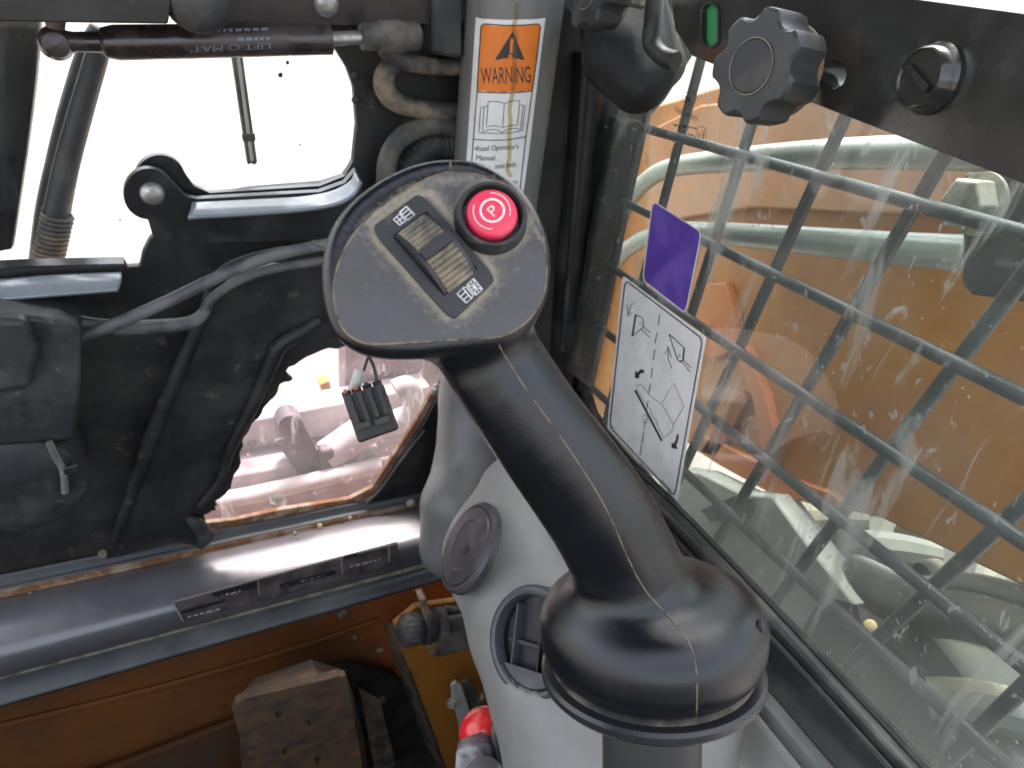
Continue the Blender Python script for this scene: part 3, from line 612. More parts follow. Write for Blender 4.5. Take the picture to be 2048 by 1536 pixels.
def onsdf(px, py):
    t = .3; r = ray(px, py)
    for _ in range(200):
        q = EYE+r*t; d = float(sdbody(np.float64(q[0]), np.float64(q[1]), np.float64(q[2]))); t += d*.7
        if d < 1e-4: break
    return EYE+r*t
kN0 = nrm_img(944, 1096, .52, -.93, -.38)
vN = nrm_img(1084, 1280, .80, -1, .15); vC = onsdf(1080, 1282)+vN*.010; print('tyre', [proj((.66,.34+.4*math.sin(a),.43+.4*math.cos(a))) for a in (-.6,0,.6)]); print('vent', proj(vC), 'cap', proj(onsdf(944, 1096)))
bb = np.array([c[0] for c in cs+ex]); V, F = sdf_mesh(f_con, bb.min(0)-.1, bb.max(0)+.1, .004)
obj('console_body', V, F, m_grey, con, angle=180)
kC = onsdf(946, 1097)+kN0*.011; kN = nrm_img(944, 1096, .46, -.93, -.38)
cp_ = lathe('vent_cap', kC-kN*.012, kN, [(.040, 0), (.0405, .006), (.0385, .009), (.0365, .0095), (.036, .0085), (.035, .0085), (.034, .0105), (.022, .0115), (.021, .0108), (.001, .0112)], m_cap, con, seg=64)
cp_['label'] = 'blank round cap closing the upper air outlet'
ku = unit(np.cross(kN, UP)); kv = np.cross(kN, ku)
art('cap_emblem', lambda x, y: kC+kN*-.0002+ku*(x*.001)+kv*(y*.001), [('line', [(-12, -5+i*3.2), (-7, -7+i*3.2), (-5, -4+i*3.2)], 1.1) for i in range(3)], m_black, cp_)
vrg = lathe('vent_ring', vC-vN*.006, vN, [(.034, -.006), (.0405, -.004), (.0415, .004), (.040, .0075), (.0375, .0085), (.0350, .0078), (.0335, .003), (.033, -.001), (.036, -.006)], m_ventrim, con, seg=64)
V, F = lathe_geo(vC-vN*.006, vN, [(.0338, -.022), (.0338, .0), (.0332, .0), (.0332, -.021), (.001, -.021)], 48); obj('vent_barrel', V, F, m_ink, con)
lathe('vent_throat', vC-vN*.030, vN, [(.033, 0), (.033, .002), (.001, .002)], m_black, con)
vu = unit(np.cross(vN, MW[:, 1])); vv = np.cross(vN, vu)
if vv@MW[:, 1] < 0: vv = -vv
if vu@MW[:, 0] < 0: vu = -vu
for i, xo in enumerate((-.019, -.002, .014)):
    c = vC-vN*.013+vu*xo; L_ = math.sqrt(.0315**2-xo**2)
    box('louvre', c, vu*.0010+vN*.0002, vv*(L_*.98), vN*.009+vu*.006*(1 if i else -.3), m_ventrim if i == 0 else m_ink, vrg, bevel=.0005)
box('louvre_bar', vC-vN*.010+vv*.004, vu*.028, vv*.0016, vN*.003, m_ink, vrg, bevel=.0004)
slab('vent_shelf', [vC-vN*.004+vu*.033*math.cos(a)+vv*.033*math.sin(a) for a in np.linspace(math.radians(38), math.radians(142), 14)], vN*.0025, m_ventrim, con, bevel=.0004)

# ================================================================== joystick
HC = P(880, 520, .255); hr = unit(ray(880, 520)); iu = -MW[:, 1]; iu = unit(iu-hr*(iu@hr)); ir = MW[:, 0]; ir = unit(ir-hr*(ir@hr)-iu*(ir@iu))
HN = unit(-hr*.925+iu*.36+ir*.06); HX = unit(ir-HN*(ir@HN)); HY = np.cross(HN, HX)
def PH(px, py, off=0.): return PN(px, py, HC+HN*off, HN)
def H2(p): d = np.asarray(p)-HC; return np.array([d@HX, d@HY])
outer = [(900, 309), (958, 315), (1012, 340), (1052, 376), (1082, 422), (1101, 475), (1107, 530), (1099, 585), (1077, 633), (1040, 668), (985, 688), (905, 702), (820, 709), (752, 706), (705, 692), (672, 664), (652, 622), (642, 568), (643, 508), (659, 452), (694, 402), (745, 360), (800, 330), (850, 314)]
O2 = np.array([H2(PH(a, b)) for a, b in smooth_path([np.array(q, float) for q in outer], 3, True)])
base_r = unit(ray(1305, 1270)); bu = -MW[:, 1]; bu = unit(bu-base_r*(bu@base_r)); BA = unit(-base_r*.50+bu*.866)
BC = P(1303, 1251, .335); BR = .0523
st = [(P(905, 600, .285), .016), (P(972, 700, .280), .0195), (P(1066, 842, .288), .0205), (P(1166, 978, .303), .0228), (P(1212, 1050, .312), .0236), (P(1252, 1130, .322), .0245), (P(1285, 1215, .335), .028)]
stq = smooth_path([np.array([*p, r]) for p, r in st], 4); stp = [q[:3] for q in stq]; strr = [q[3] for q in stq]
def poly_grid(poly, lo, hi, h):
    nx, ny = (np.ceil((hi-lo)/h)+1).astype(int); gx = lo[0]+np.arange(nx)*h; gy = lo[1]+np.arange(ny)*h; X, Y = np.meshgrid(gx, gy, indexing='ij')
    d = np.full(X.shape, 1e9); ins = np.zeros(X.shape, bool); n = len(poly)
    for i in range(n):
        a, b = poly[i], poly[(i+1) % n]; e = b-a; t = np.clip(((X-a[0])*e[0]+(Y-a[1])*e[1])/(e@e), 0, 1)
        d = np.minimum(d, (X-a[0]-t*e[0])**2+(Y-a[1]-t*e[1])**2)
        c = (a[1] > Y) != (b[1] > Y)
        if abs(e[1]) > 1e-12: ins ^= c & (X < e[0]*(Y-a[1])/e[1]+a[0])
    d = np.sqrt(d); return np.where(ins, -d, d)
plo, phi = O2.min(0)-.03, O2.max(0)+.03; pg = poly_grid(O2, plo, phi, .0008)
def samp(U, V_):
    x = np.clip((U-plo[0])/.0008, 0, pg.shape[0]-1.001); y = np.clip((V_-plo[1])/.0008, 0, pg.shape[1]-1.001); i = x.astype(int); j = y.astype(int); a = x-i; b = y-j
    out = pg[i, j]*(1-a)*(1-b)+pg[i+1, j]*a*(1-b)+pg[i, j+1]*(1-a)*b+pg[i+1, j+1]*a*b
    ex_ = np.maximum(np.maximum(plo[0]-U, U-phi[0]), 0)+np.maximum(np.maximum(plo[1]-V_, V_-phi[1]), 0); return out+ex_
HT = .030
def f_joy(X, Y, Z):
    dx, dy, dz = X-HC[0], Y-HC[1], Z-HC[2]; U = dx*HX[0]+dy*HX[1]+dz*HX[2]; V_ = dx*HY[0]+dy*HY[1]+dz*HY[2]; W = dx*HN[0]+dy*HN[1]+dz*HN[2]
    rd = .0052; pd = samp(U, V_)+rd+np.clip(-W-.008, 0, 1)*.28; wd = np.abs(W+HT/2)-HT/2+rd
    head = np.minimum(np.maximum(pd, wd), 0)+np.sqrt(np.maximum(pd, 0)**2+np.maximum(wd, 0)**2)-rd
    # shallow dish in the face inside the rim
    dish = np.maximum(samp(U, V_)+.0048, -(W+.0006)); 
    s = None
    for i in range(len(stp)-1):
        c = sd_caps(X, Y, Z, stp[i], stp[i+1], strr[i], strr[i+1]); s = c if s is None else np.minimum(s, c)
    bx, by, bz = X-BC[0], Y-BC[1], Z-BC[2]; h = bx*BA[0]+by*BA[1]+bz*BA[2]; q = np.sqrt(np.maximum(bx*bx+by*by+bz*bz-h*h, 0))
    rr = .0165; Rr = BR-rr-np.clip(-h, 0, .03)*.05; a = q-Rr; b = np.abs(h+.001)-.0197+rr; base = np.minimum(np.maximum(a, b), 0)+np.sqrt(np.maximum(a, 0)**2+np.maximum(b, 0)**2)-rr
    base = base-.004*np.clip(1-q/.05, 0, 1)*(h > 0)
    d = smin(head, s, .010); d = smin(d, base, .013)
    return np.maximum(d, -np.where(W > -.01, dish, 1))
allp = np.array([HC+HX*a+HY*b-HN*c for a, b in O2 for c in (0, HT)]+[BC+MW[:, k]*s for k in range(3) for s in (-.06, .06)])
V, F = sdf_mesh(f_joy, allp.min(0)-.006, allp.max(0)+.006, .0009)
def pxarr(V): v = (V-EYE)@MW; return v[:, 0]/v[:, 2]*FPX+1024, v[:, 1]/v[:, 2]*FPX+768
def segd(x, y, a, b):
    a = np.array(a, float); b = np.array(b, float); e = b-a; t = np.clip(((x-a[0])*e[0]+(y-a[1])*e[1])/(e@e), 0, 1); return np.hypot(x-a[0]-t*e[0], y-a[1]-t*e[1])
bez = [(828, 390), (745, 452), (752, 478), (895, 634), (930, 628), (987, 562), (985, 540), (862, 388)]
def dustf(x, y):
    d = np.zeros(len(x))
    dm = np.full(len(x), 1e9)
    for i in range(len(bez)): dm = np.minimum(dm, segd(x, y, bez[i], bez[(i+1) % len(bez)]))
    d = np.maximum(d, .95*np.exp(-(dm/14)**1.4)); d = np.maximum(d, .58*np.exp(-(dm/48)))
    r = np.abs(np.hypot(x-986, y-436)-68); d = np.maximum(d, .75*np.exp(-(r/24)**1.4)); d = np.maximum(d, .24)
    for a, b, w_, s_ in (((735, 440), (830, 375), 20, .75), ((830, 370), (940, 355), 22, .55), ((700, 480), (720, 440), 10, .5), ((740, 520), (830, 600), 25, .35), ((1060, 440), (1085, 480), 8, .75), ((940, 580), (1030, 540), 22, .4), ((660, 460), (900, 320), 14, .32), ((900, 322), (1050, 390), 10, .35)):
        d = np.maximum(d, s_*np.exp(-(segd(x, y, a, b)/w_)**2))
    return d
joy = thing('control_lever', 'black joystick control lever with red parking button and thumb wheel', 'joystick', BC-BA*.16)
X_, Y_ = pxarr(V); dv = (V-HC)@HN; onhead = (np.abs(dv) < .012) & (Y_ < 720)
dd = np.where(onhead, dustf(X_, Y_)*.8, 0.0)
hb = (V-BC)@BA; dd = np.maximum(dd, .12*np.exp(-((Y_-1165)/30)**2)*(X_ < 1180)*(Y_ > 1100))
grip = obj('grip_body', V, F, m_grip, joy, angle=180, attrs={'dust': dd})
sm = grip.modifiers.new('s', 'SMOOTH'); sm.factor = .5; sm.iterations = 6
bvh = BVHTree.FromPolygons([Vector(v) for v in V.tolist()], F.tolist())
def onsurf(px, py, lift=0.):
    r = unit(ray(px, py)); h = bvh.ray_cast(Vector(EYE.tolist()), Vector(r.tolist()))
    if h[0] is None: return None
    return np.array(h[0])+np.array(h[1])*lift*(1 if np.array(h[1])@r < 0 else -1)
def surf_line(name, pts, r, mat, lift=0., par=joy, n=8):
    q = [onsurf(a, b, lift) for a, b in smooth_path([np.array(p, float) for p in pts], n)]; q = [p for p in q if p is not None]
    # even out grid steps
    q = np.array(q)
    for _ in range(3): q[1:-1] = (q[:-2]+2*q[1:-1]+q[2:])/4
    V, F = tube_geo(list(q), r, 6); return obj(name, V, F, mat, par)
surf_line('mould_seam', [(998, 690), (1016, 722), (1060, 790), (1120, 872), (1190, 978), (1228, 1050), (1252, 1108), (1290, 1180), (1342, 1238), (1378, 1285), (1392, 1335), (1394, 1390), (1392, 1436)], .00023, m_groove, .00006)
surf_line('mould_seam', [(902, 313), (901, 325), (901, 336), (901, 343)], .00035, m_groove, -.0001)
# face plate
inner = [(902, 345), (946, 349), (1000, 366), (1040, 398), (1067, 437), (1086, 486), (1092, 532), (1087, 585), (1067, 625), (1036, 655), (993, 673), (912, 678), (831, 683), (749, 687), (711, 677), (685, 653), (671, 606), (670, 560), (689, 502), (722, 453), (777, 404), (826, 374), (862, 356)]
ip = smooth_path([np.array(q, float) for q in inner], 5, True)
off0 = .0002
fv, ff = fill2d([tuple(q) for q in ip], 7)
nb = len(ip)
def Fdome(x, y):
    return PH(x, y, off0)
V = [Fdome(x, y) for x, y in fv]; n0 = len(V); 
bnd = list(range(nb)); Vb = [PH(x+(x-878)*.004, y+(y-520)*.004, off0-.0012) for x, y in [fv[i] for i in bnd]]
Fs = [[a, c, b] if np.cross(np.array(V[b])-V[a], np.array(V[c])-V[a])@HN < 0 else [a, b, c] for a, b, c in ff] + [[bnd[i], n0+i, n0+(i+1) % nb, bnd[(i+1) % nb]] for i in range(nb)]
xa, ya = np.array([p[0] for p in fv]), np.array([p[1] for p in fv])
dA = np.concatenate([dustf(xa, ya), dustf(xa[:nb], ya[:nb])])
obj('face_plate', V+Vb, Fs, m_face, joy, attrs={'dust': dA}, angle=50)
gl_ = [PH(a+(a-878)*.006, b+(b-520)*.006, off0-.0003) for a, b in ip]; V, F = tube_geo(gl_+gl_[:1], .00042, 6); obj('face_groove', V, F, m_groove, joy)
# bezel
bzo = rrect([(841, 384), (741, 456), (905, 641), (994, 556)], .17, 6)
slot = [(853, 421), (785, 472), (888, 592), (955, 537)]
rocker = slab('switch_bezel', [PH(a, b, .0022) for a, b in bzo], -HN*.0042, m_bezel, joy, holes=[[PH(a, b, .0022) for a, b in slot]], bevel=.0007, seg=3)
slab('slot_floor', [PH(a, b, -.0012) for a, b in slot], -HN*.001, m_ink, joy, bevel=0)
fb = lambda x, y: PH(x, y, .00235)
def icon(c, ux, uy, lines): return [('line', [(c[0]+ux[0]*a+uy[0]*b, c[1]+ux[1]*a+uy[1]*b) for a, b in l], w_, cl) for l, w_, cl in lines]
iux, iuy = (.80, -.60), (.60, .80)     # along the icon (up-right), and across
ic = icon((808, 431), (.74, -.67), (.62, .78), [([(-4, -11), (15, -11), (15, 11), (-4, 11)], 2.6, True), ([(2.5, -11), (2.5, 11)], 2.2, False), ([(9, -11), (9, 11)], 2.2, False), ([(-4, -9), (-10, -9)], 2.2, False), ([(-7, -6), (-19, -6), (-19, 6), (-7, 6)], 2.4, True), ([(-13, -6), (-13, 6)], 2, False)])
ic = []
def crop4(pts): return [(640+a/3.656, 300+b/3.656) for a, b in pts]
ic = [('line', crop4([(632, 412), (692, 472), (640, 512), (582, 452)]), 2.3, True), ('line', crop4([(605, 452), (655, 425)]), 0, False)][:1]
ic += [('line', crop4([(585, 458), (632, 414), (690, 474), (640, 512)]), 2.4, True), ('line', crop4([(600, 472), (650, 432)]), 2.0), ('line', crop4([(622, 492), (672, 452)]), 2.0), ('line', crop4([(538, 508), (582, 466), (625, 520), (582, 548)]), 2.3, True), ('line', crop4([(560, 487), (604, 535)]), 2.0), ('line', crop4([(558, 530), (602, 492)]), 1.6)]
art('upper_switch_symbol', fb, ic, m_print, rocker)
ic2 = [('line', crop4([(1122, 940), (1188, 1020), (1140, 1062), (1075, 985)]), 2.6, True), ('line', crop4([(1122, 940), (1140, 1062)]), 1.8), ('line', crop4([(1075, 985), (1188, 1020)]), 1.8), ('line', crop4([(1098, 962), (1164, 1041)]), 1.6), ('line', crop4([(1155, 980), (1108, 1022)]), 1.6),
       ('line', crop4([(1045, 1008), (1068, 1000), (1120, 1062), (1108, 1085)]), 2.2), ('line', crop4([(1003, 1052), (1045, 1010), (1108, 1085), (1070, 1118)]), 2.6, True), ('line', crop4([(1024, 1076), (1064, 1036)]), 2.), ('line', crop4([(1046, 1100), (1088, 1060)]), 2.)]
art('lower_switch_symbol', fb, ic2, m_print, rocker)
# thumb wheel
s0 = (np.array(slot[0])+slot[1])/2; s1 = (np.array(slot[2])+slot[3])/2; e0_, e1_ = PH(*s0, .0022), PH(*s1, .0022); TL = unit(e1_-e0_); TX = np.cross(HN, TL); mid = (e0_+e1_)/2
hw = np.linalg.norm(PH(*slot[0], 0)-PH(*slot[1], 0))/2; hl = np.linalg.norm(e1_-e0_)/2
WR = .0195; wc = mid-HN*(WR-.0052)
def wheel_prof(rf_, a0, a1, n):
    out = []
    for i in range(n+1):
        a = a0+(a1-a0)*i/n; out.append((a, rf_(a)))
    return out
amax = math.asin(min(.97, hl*.985/WR)); teeth = []
def rfw(a):
    s = a*WR; g = (s/.00205) % 1; r = WR-.0010+(.0013*math.sin(math.pi*min(1, g/.7)) if g < .7 else -.0003)
    return r
V = []; F = []; N = 150
for i in range(N+1):
    a = -amax+2*amax*i/N; r = rfw(a)
    for s in (-1, 1): V.append(wc+(HN*math.cos(a)+TL*math.sin(a))*r+TX*s*hw*.74)
for i in range(N): F.append([2*i, 2*i+1, 2*i+3, 2*i+2])
b0 = len(V); V += [wc+TX*hw*.74*-1, wc+TX*hw*.74]
thw = obj('thumb_wheel', V+[], F, m_wheel, joy, angle=60); thw.modifiers.new('s', 'SOLIDIFY').thickness = .0006
for s in (-1, 1):
    V, F = [], []
    ring = [WR+.0002, WR-.006]; NN = 40
    for q in (s*hw*.74, s*hw*.93):
        for rr in ring:
            for i in range(NN+1):
                a = -amax+2*amax*i/NN; V.append(wc+(HN*math.cos(a)+TL*math.sin(a))*rr+TX*q)
    K = NN+1
    for i in range(NN):
        F += [[i, i+1, 2*K+i+1, 2*K+i], [i, K+i, K+i+1, i+1], [2*K+i, 2*K+i+1, 3*K+i+1, 3*K+i]]
    obj('wheel_flange', V, F, m_bezel, thw, angle=50)
ridge = wc+HN*(WR-.0002)
slab('wheel_ridge', [ridge+TL*(.0021*a)+TX*hw*.76*b for a, b in rrect([(-1, -1), (1, -1), (1, 1), (-1, 1)], .25)], HN*.0022, m_bezel, thw, bevel=.0009, seg=3)
# parking button
rc = PH(985, 427, .0062)
lathe('button_collar', rc-HN*.0075, HN, [(.0142, -.001), (.0139, .0008), (.0131, .0022), (.01285, .0068), (.0122, .0078), (.0112, .0078), (.0108, .0068), (.0104, -.0005), (.001, -.0005)], m_bezel, joy, seg=72)
V, F = lathe_geo(rc-HN*.0078, HN, [(.0104, 0), (.0104, .0012), (.001, .0012)], 48); obj('button_well', V, F, m_wheel, joy)
btc = PH(984.5, 427, .0062)
pbt = lathe('parking_button', btc-HN*.0062, HN, [(.0092, 0), (.0092, .0058), (.0090, .0066), (.0084, .0072), (.006, .0075), (.0005, .0076)], m_red, joy, seg=72)
fq = lambda x, y: PN(x, y, btc+HN*.0016, HN)
cxx, cyy = 983.5, 423.
art('button_print', fq, [('circ', (cxx+1, cyy-2), 23.5, 22.5, 4.2), ('text', 'P', (cxx+4.5, cyy+11), (cxx+15, cyy+.5), (-15.5, -15.5)), ('line', [(cxx+5.6, cyy+10), (cxx-9, cyy-4.6)], 2.6), ('circ', (cxx, cyy-1), 37, 36, 1.8, (-95, 15)), ('circ', (cxx, cyy-1), 37, 36, 1.8, (88, 200))], m_print, pbt)
# base rim and lever tube
m_band = M('dusty_gap', (.17, .145, .11), .95, col2=(.035, .034, .032), sc=45, thr=(.45, .58))
lathe('dust_band', BC-BA*.0240, BA, [(.046, 0), (.0478, .0005), (.0478, .005), (.046, .006)], m_band, joy, seg=72)
lathe('base_rim', BC-BA*.0252, BA, [(.045, -.001), (.0505, 0), (.0522, .002), (.0522, .0048), (.0508, .0062), (.047, .0066)], m_grip0 if False else M('rim_plastic', (.018, .019, .022), .3, col2=(.04, .04, .04), sc=25, thr=(.55, .8)), joy, seg=96)
tdir = unit(P(1284, 1640, .405)-P(1288, 1440, .355))
ctr = BC-BA*.02
lathe('lever_tube', ctr, -BA, [(.0235, 0), (.0238, .02), (.0238, .18), (.022, .19)], M('tube_plastic', (.038, .038, .037), .42, col2=(.07, .065, .06), sc=16, thr=(.5, .75), bump=.1, bsc=400), joy, seg=48)
lathe('screw_hole', onsurf(1523, 1252) if onsurf(1523, 1252) is not None else BC, unit(BC-BA*.001-onsurf(1523, 1252)) if onsurf(1523, 1252) is not None else BA, [(.003, -.0008), (.003, .0005), (.001, .0005)], m_ink, joy, seg=16)

# ================================================================== front door plate with openings
fd = thing('front_door', 'black front door frame with large and ragged window openings', 'door', PF(500, 1050, 0))
def pf(pts, off=0.): return [PF(a, b, off) for a, b in pts]
op = [(-90, 44), (336, 44), (338, 26), (345, 18), (353, 18), (362, 28), (375, 42), (392, 50), (640, 56), (672, 100), (694, 135), (708, 175), (714, 250), (706, 325), (688, 352), (645, 366), (500, 378), (395, 396), (372, 382), (350, 430), (325, 455), (300, 478), (286, 505), (280, 533), (160, 540), (-90, 560)]
lw = [(560, 742), (600, 715), (690, 680), (800, 660), (900, 700), (885, 765), (845, 830), (795, 905), (750, 980), (700, 1004), (560, 1026), (470, 1046), (415, 1052), (400, 1010), (430, 880)]
slab('door_plate', pf([(-600, -500), (1100, -400), (1100, 900), (900, 900), (860, 985), (815, 1008), (400, 1110), (-160, 1230), (-600, 1330)]), -NV*.012, m_blackmatt, fd, holes=[pf(op), pf(lw)], bevel=.002)
fg = glassmat('front_glass', .012, (.98, .99, .99), .12); fg2 = glassmat('tinted_lower_glass', .10, (1, .95, .96), .9, dcol=(.62, .58, .58))
upn = slab('upper_pane', pf([(-120, 30), (730, 30), (730, 400), (380, 400), (290, 545), (-120, 565)], -.014), -NV*.004, fg, fd, bevel=0, smooth=False)
slab('lower_pane', pf([(395, 650), (915, 650), (905, 760), (760, 990), (400, 1060)], -.014), -NV*.004, fg2, fd, bevel=0, smooth=False)
for (a, b, c) in ((561, 150, 5), (575, 125, 4), (240, 440, 2), (600, 290, 2)): art('dirt_spot', lambda x, y: PF(x, y, -.0138), [('poly', [(a+c*math.cos(t)*random.uniform(.7, 1.1), b+c*1.1*math.sin(t)) for t in np.linspace(0, 6.28, 9, endpoint=False)])], m_hose, upn)
slab('rust_rim', pf([(400, 1048), (470, 1040), (560, 1020), (700, 998), (745, 975), (830, 845), (870, 775), (880, 782), (842, 850), (756, 985), (704, 1010), (560, 1036), (470, 1055), (405, 1066)], .004), -NV*.008, m_rust, fd, bevel=.001)
slab('rim_edge', pf([(404, 1066), (560, 1039), (706, 1012), (760, 985), (764, 992), (708, 1020), (560, 1048), (406, 1074)], .006), -NV*.008, m_tan, fd, bevel=.001)
slab('corner_plate', pf([(756, 986), (846, 850), (885, 775), (905, 790), (900, 960), (850, 985), (800, 1000), (720, 1022)], .010), -NV*.008, m_black, fd, bevel=.002)
tube('plate_crease', pf([(850, 860), (800, 925), (765, 975), (735, 1005)], .013), .0025, m_rubber, fd)
# hinge arms of the opening (two parallel plates)
def arc(cx, cy, r, a0, a1, n=14): return [(cx+r*math.cos(math.radians(a)), cy+r*math.sin(math.radians(a))) for a in np.linspace(a0, a1, n)]
arm = arc(298, 388, 51, 150, 320, 20)+[(352, 372), (372, 392), (395, 398), (640, 384), (690, 366), (712, 340), (722, 360), (722, 440), (712, 480), (330, 486), (305, 470), (296, 440)]+arc(298, 388, 51, 95, 145, 6)
ha = thing('hinge_bracket', 'black rounded hinge bracket with domed bolt at the opening corner', 'bracket', PF(300, 440, .06))
slab('hinge_plate', pf(arm, .065), -NV*.010, m_black, ha, bevel=.002)
arm2 = [(a+22, b-26) for a, b in arc(298, 388, 52, 150, 330, 20)]+[(372, 350), (388, 372), (420, 386), (640, 372), (690, 352), (706, 322), (712, 360), (700, 410), (340, 440), (310, 420)]
slab('hinge_plate', pf(arm2, .045), -NV*.010, m_black, ha, bevel=.002)
loft('shelf_ledge', [pf([(384, 408), (500, 402), (600, 396), (660, 386), (700, 366), (712, 345)], .070), pf([(382, 420), (500, 414), (600, 407), (665, 398), (702, 380), (716, 355)], .082), pf([(376, 437), (500, 430), (600, 422), (668, 411), (706, 392), (722, 365)], .094)], m_ledge_sheen, ha, thick=.004)
def dome(name, c, n, r, mat, par, h=.5): return lathe(name, c, n, [(r*1.02, -.001), (r, 0), (r*.92, r*h*.45), (r*.7, r*h*.8), (r*.4, r*h*.95), (r*.02, r*h)], mat, par, seg=24)
dome('hinge_bolt', PF(305, 388, .066), NV, .0115, m_steel, ha)
dk = thing('door_ledge', 'ledge plate with sky sheen in its colour at the left below the opening', 'ledge', PF(120, 580, .08))
loft('ledge_face', [pf([(-60, 568), (60, 556), (160, 550), (243, 547)], .08), pf([(-60, 585), (60, 574), (160, 566), (243, 561)], .095), pf([(-60, 606), (60, 596), (160, 588), (236, 582)], .108)], m_ledge_sheen, dk, thick=.004)
slab('ledge_edge', pf([(-60, 540), (60, 533), (248, 528), (256, 540), (254, 575), (240, 598), (-60, 618)], .075), -NV*.02, m_black, dk)
# black mat hanging over the lower door
mat_ = thing('rubber_mat', 'ragged black rubber mat hanging beside the lower window', 'mat', PF(350, 1080, .04))
rag = [(640, 500), (760, 480), (900, 560), (900, 665), (800, 668), (690, 692), (645, 700), (600, 722), (572, 742), (578, 752), (586, 758), (560, 768), (552, 790), (528, 815), (515, 838), (505, 845), (487, 875), (482, 900), (482, 925), (468, 950), (462, 975), (440, 997), (431, 1008), (432, 1020), (420, 1024), (402, 1030), (392, 1060), (408, 1078), (395, 1092), (360, 1086), (214, 1118), (250, 1000), (300, 880), (370, 720), (405, 620), (470, 560), (540, 520)]
jag = []
for i in range(len(rag)):
    a = np.array(rag[i], float); b = np.array(rag[(i+1) % len(rag)], float); jag.append(a)
    if 3 < i < 28:
        for t in (.33, .66): jag.append(a+(b-a)*t+np.random.randn(2)*2.0)
slab('mat_sheet', pf(jag, .035), -NV*.008, m_blackmatt, mat_, bevel=.0015)
tube('mat_fold', pf([(640, 640), (600, 665), (560, 690), (540, 730), (515, 790), (490, 840), (460, 900), (440, 960), (400, 1010)], .040), [.006, .010, .011, .010, .009, .008, .006, .005], m_blackmatt, mat_)
tube('mat_fold', pf([(430, 560), (400, 640), (350, 760), (300, 880), (262, 990), (225, 1090)], .038), [.004, .007, .008, .009, .007, .005], m_blackmatt, mat_)
tube('mat_curl', pf([(375, 1035), (395, 1050), (410, 1072), (400, 1092)], .045), [.004, .010, .012, .006], m_rubber, mat_)
# left lower housings
hb_ = thing('motor_housing', 'dark box housing with round motor at the left edge', 'housing', PF(60, 1000, .12))
slab('housing_box', pf([(-80, 620), (120, 640), (165, 655), (160, 800), (150, 880), (60, 890), (-80, 900)], .14), -NV*.08, m_brk, hb_, bevel=.012, seg=4)
lathe('motor_can', PF(45, 960, .12), NV, [(.062, -.08), (.062, .0), (.058, .012), (.045, .018), (.01, .02)], m_brk, hb_, seg=40)
slab('housing_lid', pf([(-80, 640), (50, 640), (80, 700), (60, 780), (-80, 800)], .155), -NV*.02, m_rubber, hb_, bevel=.006, seg=3)
tube('wire_clip', pf([(98, 885), (112, 915), (126, 940), (130, 985)], .15), .0035, m_steel, hb_)
slab('clip_tab', pf([(126, 938), (156, 930), (158, 944), (130, 952)], .155), -NV*.004, m_black, hb_)
# cables
def cable(lbl, pts, r, mat, off, grp='cables along the lower door', name='cable'):
    q = smooth_path([PF(a, b, off if np.isscalar(off) else off[i]) for i, (a, b) in enumerate(pts)], 8)
    V, F = tube_geo(q, r, 12); o = obj(name, V, F, mat); return tag(o, lbl, 'cable', grp)
cable('straight black cable rising to the right above the mat', [(-60, 735), (60, 702), (200, 660), (330, 605), (450, 548), (560, 508), (690, 482)], .0065, m_cordg, .11)
cable('thick bent grey cable sagging from the left ledge', [(-40, 596), (20, 597), (70, 602), (110, 618), (150, 645), (230, 655), (310, 653), (380, 645), (408, 625), (425, 595), (480, 560), (560, 535), (690, 515)], [.005, .006, .007, .009, .0085, .008, .0075, .007, .005, .005, .005, .005], m_cordg, .088)
cable('thin looping cable behind the straight black cable', [(405, 620), (420, 570), (455, 530), (530, 505), (600, 495), (690, 500)], .003, m_rubber, .06)
cable('curved pale hose edge resting on the mat top', [(455, 570), (490, 548), (535, 535), (560, 532)], .004, m_plate, .055)
# gas strut
gs = thing('gas_strut', 'dark glossy gas strut with printed lettering across the top left', 'gas strut', PF(430, 82, .09))
so_ = .09; a_, b_ = PF(202, 86, so_), PF(662, 78, so_); sx = unit(b_-a_); sr = 31*np.linalg.norm(PF(430, 82, so_)-EYE)/FPX*.93
zc_ = proj((a_+b_)/2)[2]; sr = 31*zc_/FPX
lathe('strut_cylinder', a_, sx, [(sr*.55, -.001), (sr*.85, .002), (sr, .012), (sr, np.linalg.norm(b_-a_)*.78), (sr*.985, np.linalg.norm(b_-a_)*.785), (sr*.985, np.linalg.norm(b_-a_)*.79), (sr, np.linalg.norm(b_-a_)*.795), (sr, np.linalg.norm(b_-a_)-.001), (sr*.5, np.linalg.norm(b_-a_))], m_strut, gs, seg=40)
tube('strut_rod', [PF(655, 78, so_), PF(735, 74, so_)], 14*zc_/FPX, m_steel, gs, curve=False, seg=20)
c0 = PF(722, 74, so_); kk = zc_/FPX*1.08
V, F = lathe_geo(c0, sx, [(24*kk, 0), (26*kk, 3*kk), (26*kk, 34*kk), (30*kk, 38*kk), (31*kk, 42*kk), (31*kk, 86*kk), (28*kk, 90*kk), (28*kk, 118*kk), (22*kk, 124*kk)], 28); obj('strut_socket', V, F, m_hose, gs)
tube('strut_neck', [PF(205, 84, so_), PF(150, 84, so_), PF(128, 84, so_)], [19*kk*.9, 18*kk*.9, 22*kk*.9], m_strut, gs, curve=False)
cb = PF(112, 86, so_); V, F = lathe_geo(cb, NV, [(.001, -28*kk), (20*kk, -20*kk), (27*kk, -6*kk), (27*kk, 6*kk), (20*kk, 19*kk), (.001, 25*kk)], 24); obj('ball_socket', V, F, m_strut, gs)
tube('ball_stud', [PF(112, 70, so_), PF(110, 40, so_)], [12*kk, 16*kk], m_rusty, gs, curve=False)
